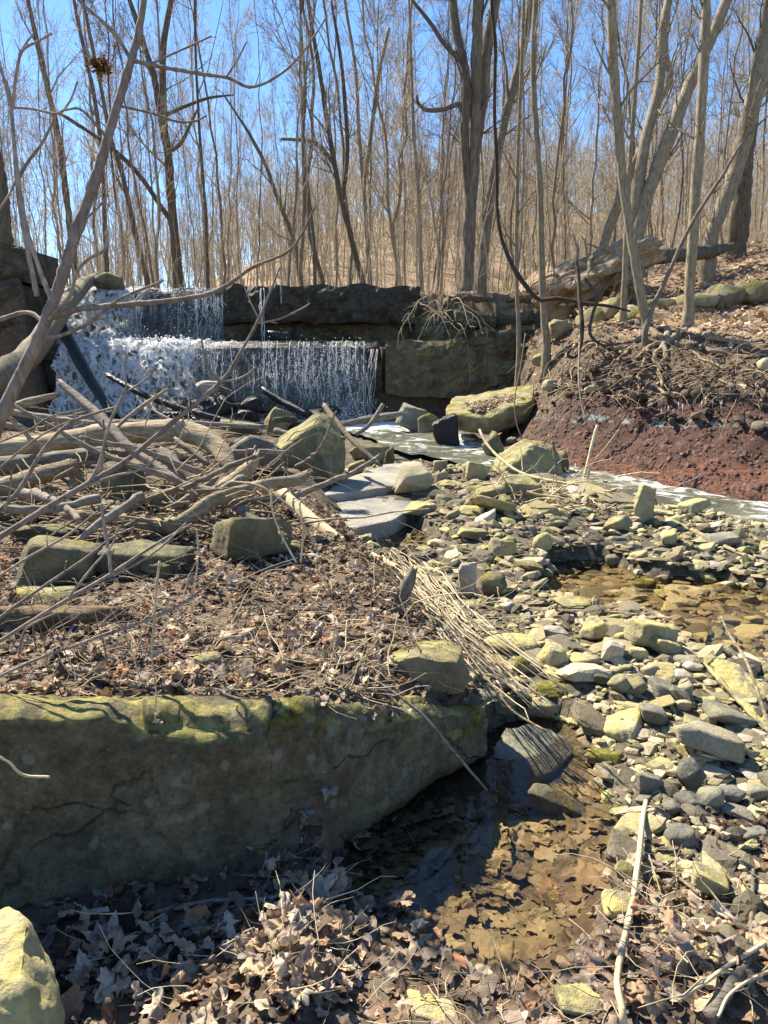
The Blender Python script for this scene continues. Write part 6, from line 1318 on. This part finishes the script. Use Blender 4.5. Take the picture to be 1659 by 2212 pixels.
# thin sticks, each its own
STK = [
 ('stick', 'curved thin stick rising out of the log jam toward the cascade', 'driftwood_stick', C(c1, [(490,755,8,6.4),(560,690,8,6.5),(640,630,8,6.6),(725,576,6,6.7)]), 'drift'),
 ('branch', 'long pale branch lying over the right bar to the right edge', 'fallen_branch', C(c4, [(985,92,8,0.08),(1100,118,9,0.08),(1200,155,9,0.08),(1330,215,9,0.08),(1480,290,9,0.08),(1660,365,10,0.08)]), 'drift'),
 ('stick', 'thin bent stick lying across stones below the puddle', 'fallen_stick', C(c4, [(590,545,5,0.05),(700,565,6,0.05),(850,565,6,0.05),(1000,572,6,0.05),(1100,580,6,0.05),(1172,550,5,0.05)]), 'drift'),
 ('stick', 'pale peeled stick standing beside the right pool shore', 'peeled_stick', C(c6, [(1132,350,9,0.09),(1118,430,11,0.09),(1100,600,13,0.09),(1075,780,13,0.09),(1035,960,14,0.09),(1012,1080,14,0.09),(1008,1150,15,0.09),(1030,1240,16,0.09),(1035,1320,16,0.09)]), 'straw'),
 ('stick', 'brown stick lying slantwise behind the peeled stick', 'fallen_stick', C(c6, [(1003,545,8,0.05),(1090,580,8,0.05),(1180,622,9,0.05),(1270,680,8,0.05),(1360,752,6,0.05)]), 'drift'),
 ('branch', 'pale branch crossing the bottom right corner', 'fallen_branch', C(c6, [(1270,1210,8,0.1),(1400,1125,9,0.1),(1520,1040,10,0.1),(1680,945,11,0.1)]), 'straw'),
 ('branch', 'tapering grey branch rising from the bottom right corner', 'fallen_branch', C(c6, [(1400,1290,34,0.07),(1470,1180,32,0.07),(1545,1080,22,0.07),(1580,980,14,0.07),(1588,850,10,0.07),(1592,740,9,0.07),(1596,645,7,0.07)]), 'driftgrey'),
 ('stick', 'thin curved twig in the bottom right corner', 'fallen_stick', C(c6, [(1445,1280,7,0.12),(1490,1190,7,0.12),(1570,1130,7,0.12),(1690,1075,7,0.12)]), 'straw'),
 ('stick', 'long thin grey stick leaning across the end of the huge boulder', 'fallen_stick', [(795,1462,5,2.55),(850,1495,6,2.48),(920,1552,7,2.42),(985,1630,7,2.40),(1052,1707,5,2.42)], 'driftgrey'),
 ('twig', 'twig with a hooked tip lying below the huge boulder', 'fallen_twig', C(c5, [(630,838,9,0.04),(760,812,12,0.04),(900,785,10,0.04),(1050,775,9,0.04),(1190,770,8,0.04),(1215,735,7,0.04),(1250,780,7,0.04),(1300,862,5,0.04)]), 'driftgrey'),
 ('twig', 'short pale twig poking in from the left edge before the boulder', 'dead_twig', C(c5, [(-40,140,5,1.5),(40,185,5,1.52),(100,238,6,1.54),(215,247,6,1.55)]), 'straw'),
 ('stalk', 'pale upright stub rising in front of the red bank', 'weed_stalk', C(c2, [(868,945,5,7.0),(885,870,6,7.05),(905,790,7,7.1),(922,732,7,7.15)]), 'straw'),
 ('stem', 'forked thin stem beside the pale upright stub', 'weed_stalk', C(c2, [(880,960,3,7.0),(905,890,3,7.0),(960,825,4,7.0),(1016,748,3,7.05)]), 'drift'),
 ('stem', 'short grey stub standing before the rounded creekside boulder', 'weed_stalk', C(c2, [(748,940,6,8.0),(740,880,7,8.0),(728,800,8,8.05)]), 'driftgrey'),
 ('stick', 'bowed pale stick springing over the rounded creekside boulder', 'fallen_stick', C(c2, [(412,750,5,8.4),(450,820,6,8.2),(520,890,6,7.9),(600,940,6,7.6),(720,970,6,7.3),(840,990,5,7.1)]), 'straw'),
 ('stem', 'reddish stem crossing the long sunlit slab at the right edge', 'weed_stalk', C(c4, [(1455,590,4,2.95),(1500,680,6,2.85),(1560,770,7,2.75),(1610,900,7,2.62),(1670,1080,8,2.5)]), 'drift'),
 ('stick', 'small stick at the creek edge crossing the red shale', 'fallen_stick', C(c2, [(1290,985,4,8.6),(1350,960,4,8.65),(1382,932,3,8.7)]), 'driftgrey'),
 ('stick', 'pale broken limb resting against the tall upright lemon block', 'fallen_stick', C(c4, [(1010,45,8,0.1),(1100,48,9,0.1),(1190,42,9,0.1)]), 'straw'),
 ('stick', 'thin shaded stick in the litter below the huge boulder', 'fallen_twig', C(c5, [(315,1180,6,0.04),(420,1145,7,0.04),(525,1108,7,0.04)]), 'driftgrey'),
 ('stick', 'thin brown stem slanting below the dry stalks', 'fallen_stick', C(c4, [(300,660,4,3.2),(400,800,4,2.95),(480,900,5,2.8),(560,1000,5,2.7),(700,1085,5,2.58)]), 'drift'),
]
for cat, lab, nm, pts, bk in STK: traced_stick(nm, lab, cat, pts, bk, n=30, sides=8)
# bundle of dry stalks over the stones, one by one
rg = np.random.default_rng(61); e = empty('stalk_bundle', gp(900, 1260), 'bundle of long dry stalks combed down over the stones', 'dry stalks'); eo = np.array(e.location)
path = [(835,1185),(905,1250),(990,1345),(1090,1430),(1215,1530)]; yv = [4.55, 3.95, 3.3, 2.95, 2.6]
for k in range(46):
    a, b = sorted(rg.uniform(0, 1, 2)); a = a*.5; b = max(b, a+.35); b = min(1, b)
    off = rg.normal(0, 13); off2 = off + rg.normal(0, 22); lift = abs(rg.normal(.10, .05)); tt = np.linspace(a, b, 7)
    q = [[np.interp(t, np.linspace(0, 1, 5), [p_[0] for p_ in path]) + lerp(off, off2, t) + rg.normal(0, 3.5), np.interp(t, np.linspace(0, 1, 5), [p_[1] for p_ in path]) - lerp(off, off2, t)*.8, np.interp(t, np.linspace(0, 1, 5), yv) + rg.normal(0, .02)] for t in tt]
    c = resample([[*P(*p_), 0] for p_ in q], n=12); c[:, :3] += rg.normal(0, .006, (12, 3)); T = Tubes(); T.batch(c[None, :, :3], np.full((1, 12), rg.uniform(.0013, .0034)), 5); ob('stalk', T.mesh('stalk', BARK[rg.choice(['straw', 'drift', 'straw', 'driftgrey'])], eo), e)
# brush tangles: stuff
def brush(name, n, gen, ln, rad, bark, label, seed, kd='stuff', K=6, droop=-.05, curl=.2):
    rg = np.random.default_rng(seed); T = Tubes(); st = np.array([gen(rg) for _ in range(n)]); p = st[:, :3].copy(); d = rg.normal(0, 1, (n, 3))*np.array([1, .6, .35]) if st.shape[1] == 3 else st[:, 3:6] + rg.normal(0, .3, (n, 3)); d /= np.linalg.norm(d, axis=1, keepdims=True)
    L = rg.uniform(ln[0], ln[1], n); pts = [p]
    for j in range(K-1): d = d + rg.normal(0, curl, d.shape) + np.array([0, 0, droop]); d /= np.linalg.norm(d, axis=1, keepdims=True); p = p + d*(L/(K-1))[:, None]; pts.append(p)
    T.batch(np.stack(pts, 1), np.linspace(1, .4, K)[None]*rg.uniform(rad[0], rad[1], (n, 1)), 4, cap=False)
    o = ob(name, T.mesh(name, BARK[bark])); return tag(o, label, kind=kd)
def on(px0, px1, py0, py1, up=.03):
    def f(rg):
        g = gp(rg.uniform(px0, px1), rg.uniform(py0, py1)); return np.array([g[0], g[1], g[2] + abs(rg.normal(0, up))])
    return f
brush('twig_litter', 260, on(0, 640, 930, 1190, .22), (.25, 1.1), (.003, .010), 'drift', 'tangle of broken twigs packed in the log jam', 1)
brush('twig_litter', 170, on(0, 640, 1010, 1180, .12), (.2, .6), (.004, .012), 'driftgrey', 'grey twig debris under the driftwood', 2)
brush('twig_litter', 320, on(0, 860, 1200, 1490, .04), (.08, .45), (.001, .0035), 'twig', 'dark thin twigs strewn over the leaf bank', 33, droop=-.02)
brush('twig_litter', 300, on(60, 860, 1220, 1490, .03), (.08, .4), (.0012, .0035), 'straw', 'straw and twigs strewn over the leaf bank', 3, droop=-.02)
brush('twig_litter', 170, on(0, 830, 1490, 1506, .012), (.06, .3), (.001, .003), 'straw', 'straw caught along the back edge of the huge boulder', 4, droop=0)
brush('twig_litter', 60, on(120, 820, 1960, 2212, .03), (.06, .3), (.001, .003), 'straw', 'dry grass stems in the litter below the huge boulder', 5)
brush('twig_litter', 90, on(780, 1330, 2110, 2212, .02), (.06, .25), (.0008, .0025), 'straw', 'short straw on the muddy shore at the bottom', 55)
brush('twig_litter', 80, on(1330, 1659, 1860, 2212, .05), (.08, .35), (.001, .0035), 'straw', 'dry grass stems in the lower right litter', 6)
brush('twig_litter', 120, on(1090, 1330, 1030, 1110, .09), (.15, .7), (.004, .011), 'straw', 'heap of pale broken sticks caught on the crest of the bar', 7)
brush('twig_litter', 110, on(830, 1080, 1180, 1460, .07), (.15, .6), (.0015, .004), 'straw', 'loose straw around the top of the stalk bundle', 8)
brush('rootlets', 340, on(1180, 1659, 745, 870, .04), (.15, .9), (.003, .011), 'root', 'mat of roots and rootlets hanging from the dirt bank', 9, droop=-.12)
brush('rootlets', 110, on(1240, 1659, 640, 740, .03), (.15, .7), (.003, .009), 'twig', 'twigs lying on the leafy slope', 10)
brush('dead_grass', 90, on(560, 740, 1860, 2180, .03), (.06, .18), (.0008, .002), 'straw', 'pale grass blades standing in the leaf mound', 11, droop=.08)
# white arching bramble by the ledge
rg = np.random.default_rng(15); e = empty('bramble', P(905, 720, 14.8), 'pale arching bramble spilling over the undercut ledge', 'bramble'); eo = np.array(e.location)
for k in range(20):
    b0 = P(rg.uniform(880, 1000), rg.uniform(630, 700), 15.6); side = rg.choice([-1, 1]); ln = rg.uniform(.7, 1.8); d = np.array([side*rg.uniform(.1, .9), -rg.uniform(.3, .9), rg.uniform(-.2, .7)]); d /= np.linalg.norm(d); pts_ = [b0]
    for j in range(9): d = d + rg.normal(0, .14, 3) + np.array([0, -.02, -.19]); d /= np.linalg.norm(d); pts_.append(pts_[-1] + d*ln/9)
    r0 = rg.uniform(.004, .009); T = Tubes(); pa = np.array(pts_)[None]; ra = (np.linspace(1, .35, 10)*r0)[None]; T.batch(pa, ra, 5); p2, r2 = grow(pa, ra, rg, 4, .3, (25, 70), .3, 4, -.05, .6, .15, rmin=.004); T.batch(p2, r2, 3)
    ob('cane', T.mesh('cane', BARK['straw'], eo), e)

# ------------------------------------------------------------------ the leaning sapling and the twigs at the left
def shrub(name, label, cat, stems, bark='sapling', seed=0, twig=True, group=None, tw=3):
    first = stems[0][1][0]; o3 = P(first[0], first[1], first[3]); e = empty(name, o3, label, cat, group); rg = np.random.default_rng(seed)
    for nm, pts in stems:
        w3 = [[*P(a, b, yy), w_*depth(P(a, b, yy))/FPX/2] for a, b, w_, yy in pts]; c = resample(w3, n=max(14, len(pts)*8)); K = len(c)
        c[1:-1, :3] += rg.normal(0, 1, (K-2, 3))*c[1:-1, 3:4]*.03
        node = 1 + .22*(rg.uniform(0, 1, K) < .14); T = Tubes(); T.batch(c[None, :, :3], (c[:, 3]*node)[None], 10 if pts[0][2] > 10 else 7)
        o = ob(nm, T.mesh(nm, BARK[bark], o3), e)
        if twig and nm != 'trunk':
            p2, r2 = grow(c[None, :, :3], c[None, :, 3], rg, tw, .2, (30, 65), .16, 6, .09, .6, .10, rmin=.0012)
            for q_, rq in zip(p2, r2):
                q2 = np.vstack([q_, q_[-1] + (q_[-1]-q_[-2])*.12, q_[-1] + (q_[-1]-q_[-2])*.22]); rq2 = np.concatenate([rq[:-1], [rq[-1], max(.0032, rq[-1]*1.5), .001]])
                T2 = Tubes(); T2.batch(q2[None], rq2[None], 6); ob('twig', T2.mesh('twig', BARK[bark], o3), o)
    return e
ys_ = 3.0
shrub('sapling', 'leaning sapling crossing the left of the picture with spreading branches', 'sapling', [
 ('trunk', [(-30,985,30,2.9),(0,905,28,2.92),(50,800,27,2.96),(95,705,26,3.0),(130,610,24,3.02),(165,500,23,3.04),(205,390,21,3.07),(250,240,19,3.1),(283,130,17,3.13),(305,40,14,3.16),(320,-80,12,3.2)]),
 ('branch', [(100,690,13,3.0),(170,668,12,2.95),(275,658,11,2.9),(400,645,10,2.85),(475,625,9,2.8),(545,578,7,2.75),(620,545,6,2.72),(655,500,5,2.7),(682,442,4,2.68)]),
 ('branch', [(98,700,11,3.0),(60,675,9,3.05),(0,690,9,3.1),(-60,710,8,3.15)]),
 ('branch', [(112,650,11,3.0),(85,580,9,3.02),(60,500,8,3.04),(42,400,7,3.06),(30,300,7,3.08),(24,225,6,3.1),(10,170,5,3.1),(-20,120,4,3.1)]),
 ('branch', [(92,730,9,2.98),(130,725,8,2.95),(190,700,7,2.92),(225,670,7,2.9),(270,640,6,2.88),(340,612,5,2.85),(352,605,4,2.85)]),
 ('branch', [(105,690,8,2.98),(150,640,8,2.95),(165,590,7,2.93),(190,560,7,2.92),(225,540,6,2.9),(232,500,5,2.9)]),
 ('branch', [(285,130,9,3.13),(350,145,8,3.08),(440,160,8,3.04),(492,168,7,3.0),(545,188,6,2.98),(610,157,5,2.96),(660,105,4,2.95),(708,33,3,2.94)]),
 ('branch', [(490,165,4,3.0),(515,125,3.5,3.0),(531,93,4,3.0)]),
 ('branch', [(282,128,9,3.13),(250,75,8,3.15),(215,40,7,3.17),(170,0,6,3.2),(130,-50,5,3.2)]),
 ('branch', [(285,132,6,3.13),(330,135,5,3.1),(360,122,4.5,3.1),(420,95,4,3.08),(456,78,4,3.06)]),
 ('branch', [(345,130,5,3.1),(343,70,4.5,3.1),(338,0,4,3.1),(330,-60,3,3.1)]),
 ('branch', [(232,300,7,3.08),(200,260,6,3.05),(170,235,5,3.05),(130,240,4,3.05)]),
 ('branch', [(265,230,6,3.1),(330,245,5,3.06),(380,262,5,3.04),(420,262,4,3.02),(446,250,4,3.0)]),
 ('branch', [(180,475,6,3.05),(200,460,5,3.03),(215,445,4,3.02),(233,420,4,3.0)]),
], seed=5)
shrub('sapling', 'second thin sapling rising close to the left edge', 'sapling', [
 ('trunk', [(80,640,11,3.3),(60,540,10,3.3),(42,440,9,3.3),(36,380,9,3.3),(28,280,8,3.3),(22,225,7,3.3),(0,140,6,3.3),(-20,60,5,3.3)]),
 ('branch', [(38,390,8,3.3),(60,350,7,3.25),(90,310,6,3.2),(118,255,5,3.2)]),
 ('branch', [(28,230,7,3.3),(35,160,6,3.3),(48,110,6,3.28),(80,90,5,3.25),(112,72,5,3.22)]),
 ('branch', [(40,120,5,3.3),(55,95,4,3.3),(78,66,4,3.3)]),
 ('branch', [(24,232,6,3.3),(70,235,5,3.28),(125,245,5,3.25),(150,220,4,3.25),(168,175,4,3.24)]),
 ('branch', [(36,385,6,3.3),(20,420,5,3.28),(0,450,5,3.26),(-20,470,4,3.26)]),
], seed=6)
YT = 2.55
shrub('dead_branch', 'long pale dead branch sweeping from lower left up across the falls', 'branch', [
 ('trunk', [(-40,1190,14,2.3),(0,1160,13,2.32),(90,1104,13,2.4),(185,1047,12,2.45),(270,997,11,2.5),(370,915,10,2.55),(480,822,9,2.6),(520,760,7,2.62),(555,698,6,2.65),(580,640,5,2.66),(604,578,4,2.68)]),
 ('branch', [(475,822,6,2.6),(450,795,5,2.6),(440,760,5,2.6),(435,730,4,2.6)]),
 ('branch', [(470,825,5,2.6),(510,820,5,2.58),(540,805,4,2.56),(552,793,4,2.55)]),
 ('branch', [(555,698,4,2.65),(600,690,4,2.62),(650,668,4,2.6),(670,655,3,2.6)]),
 ('branch', [(560,690,4,2.65),(540,650,3.5,2.66),(525,610,3,2.67),(515,570,3,2.68)]),
 ('branch', [(190,1045,8,2.45),(215,1000,7,2.47),(235,920,6,2.5),(262,860,6,2.52),(272,845,5,2.53),(270,790,4,2.54),(272,748,3,2.55)]),
 ('branch', [(265,850,5,2.53),(300,830,4,2.53),(325,810,4,2.53),(333,795,3,2.53)]),
 ('branch', [(160,1060,7,2.44),(240,1030,6,2.46),(300,1015,5,2.48),(345,985,4,2.5)]),
 ('branch', [(330,950,5,2.53),(370,935,4,2.53),(398,905,4,2.53)]),
], seed=7)
shrub('dead_branch', 'fan of pale dead twigs reaching right from the lower left edge', 'branch', [
 ('trunk', [(-60,1420,10,2.05),(0,1385,9,2.08),(120,1310,9,2.12),(240,1240,8,2.16),(330,1180,7,2.2),(415,1132,6,2.22)]),
 ('branch', [(-40,1365,8,2.05),(60,1290,7,2.1),(180,1210,7,2.15),(245,1160,6,2.2),(290,1140,5,2.2)]),
 ('branch', [(240,1243,7,2.16),(235,1190,7,2.18),(226,1140,7,2.2),(219,1088,6,2.2)]),
 ('branch', [(245,1243,6,2.16),(300,1215,5,2.18),(350,1180,5,2.18),(402,1130,4,2.18)]),
 ('branch', [(0,1460,7,2.0),(90,1420,7,2.03),(175,1390,6,2.05),(290,1350,6,2.08),(380,1312,6,2.1),(440,1270,5,2.12),(500,1207,4,2.15)]),
 ('branch', [(150,1290,6,2.1),(200,1225,5,2.12),(240,1180,4,2.14),(258,1135,4,2.15)]),
 ('branch', [(120,1325,5,2.1),(60,1355,5,2.08),(45,1390,5,2.06),(40,1418,4,2.05)]),
 ('branch', [(-40,1270,6,2.1),(60,1205,6,2.12),(140,1160,5,2.14),(210,1105,4,2.16)]),
 ('branch', [(380,1312,5,2.1),(395,1322,4,2.1),(405,1312,4,2.1)]),
], seed=8)
shrub('dead_branch', 'bundle of brown twigs rising beside the stacked logs', 'branch', [
 ('trunk', [(-30,1130,9,2.9),(40,1060,9,2.95),(95,970,8,3.0),(150,915,7,3.05),(215,890,6,3.1),(255,878,4,3.1)]),
 ('branch', [(0,955,4,3.2),(60,930,4,3.2),(110,900,4,3.2),(155,890,3,3.2)]),
 ('branch', [(0,1010,4,3.0),(30,985,4,3.0),(90,940,4,3.0),(160,905,4,3.0)]),
 ('branch', [(220,1010,5,2.8),(225,960,4,2.8),(223,905,4,2.8)]),
 ('branch', [(10,1100,5,2.8),(22,1060,4,2.8),(25,1015,4,2.8)]),
], seed=9)
shrub('weed_stalk', 'dry weed stalk with shrivelled seed heads hanging before the boulder', 'weed', [
 ('trunk', [(345,1212,6,2.0),(338,1270,5,1.98),(333,1340,5,1.96),(328,1400,4,1.95),(330,1440,4,1.94),(337,1490,3,1.93),(335,1560,3,1.9)]),
], 'straw', seed=10)
shrub('weed_stalk', 'thin curling stem dangling right of the weed stalk', 'weed', [
 ('trunk', [(425,1142,4,2.3),(428,1190,4,2.28),(424,1240,4,2.26),(412,1290,3.5,2.25),(418,1330,3,2.24),(432,1350,3,2.24)]),
], 'straw', seed=11)
shrub('weed_stalk', 'arching weed stem with shrivelled leaves over the curved driftwood', 'weed', [
 ('trunk', [(500,1040,5,3.7),(560,1050,5,3.65),(620,1090,5,3.6),(660,1140,5,3.55),(690,1200,5,3.5)]),
 ('branch', [(585,1065,4,3.6),(590,1110,4,3.58),(610,1160,4,3.56),(640,1215,4,3.5)]),
 ('branch', [(650,1215,4,3.5),(655,1150,4,3.5),(648,1090,4,3.5),(660,1075,4,3.5)]),
], 'straw', seed=12)
# shrivelled leaves on the weeds: pieces of each weed
rg = np.random.default_rng(88)
for px_, py_, yy in [(330,1440,1.94),(335,1500,1.92),(332,1540,1.9),(330,1470,1.93),(336,1560,1.9),(425,1200,2.28),(420,1300,2.25),(600,1070,3.6),(640,1110,3.57),(655,1080,3.5),(660,1085,3.5),(610,1150,3.56),(585,1060,3.62),(650,1100,3.5),(560,1050,3.65),(160,1330,2.1),(150,1370,2.07),(170,1345,2.08)]:
    p = P(px_, py_, yy); nm = [o for o in bpy.data.objects if o.get('category') in ('weed',) or o.get('label', '').startswith('fan of pale')]
    par = min(nm, key=lambda o: abs(pix(np.array(o.location))[0]-px_) + abs(pix(np.array(o.location))[1]-py_)*.2)
    for j in range(3):
        key = (4, 2)
        if key not in lmm:
            me = lm[4].copy(); me.materials.append(leafmats[2]); lmm[key] = me
        ob('leaf', lmm[key], par, loc=Vector(p) - par.location + Vector(rg.normal(0, .006, 3)), rot=rg.uniform(0, 6.28, 3), scl=(rg.uniform(.012, .026)*yy/2,)*3)
ICW = [f'{ORD2[k]} from the left of the row' for k in (1, 2, 3, 4, 5, 6, 7, 8, 9, 10, 11, 0)]
# icicles and one scrap of plastic
rg = np.random.default_rng(9); T = Tubes(); T.batch(np.array([[[0, 0, 0], [0.004, 0, -.3], [0, 0, -.7], [0.003, 0, -1.]]]), np.array([[.05, .04, .025, .004]]), 6); im = T.mesh('icicle', ICE)
for ki, (px_, py_, l_) in enumerate([(1425,905,.2),(1432,912,.16),(1440,898,.22),(1450,905,.14),(1462,890,.2),(1471,895,.24),(1480,885,.16),(1512,888,.2),(1520,880,.24),(1535,885,.15),(1553,890,.2),(1418,915,.12)]):
    g = gp(px_, py_-12); tag(ob('icicle', im, loc=g + np.array([0, -.06, .06]), scl=(l_*.9, l_*.9, l_)), f'little icicle over the red shale bank, {ICW[ki]}', 'icicle', 'icicles hanging over the red shale bank')
g = P(120, 928, 6.7); bm = bmesh.new(); bmesh.ops.create_cube(bm, size=1); bmesh.ops.bevel(bm, geom=list(bm.edges), offset=.2, segments=2, affect='EDGES'); me = bpy.data.meshes.new('plastic_scrap'); bm.to_mesh(me); bm.free(); me.materials.append(BLUE)
tag(ob('plastic_scrap', me, loc=g, rot=(.3, .35, .2), scl=(.11, .02, .025)), 'small bright blue plastic scrap caught in the log jam', 'litter')
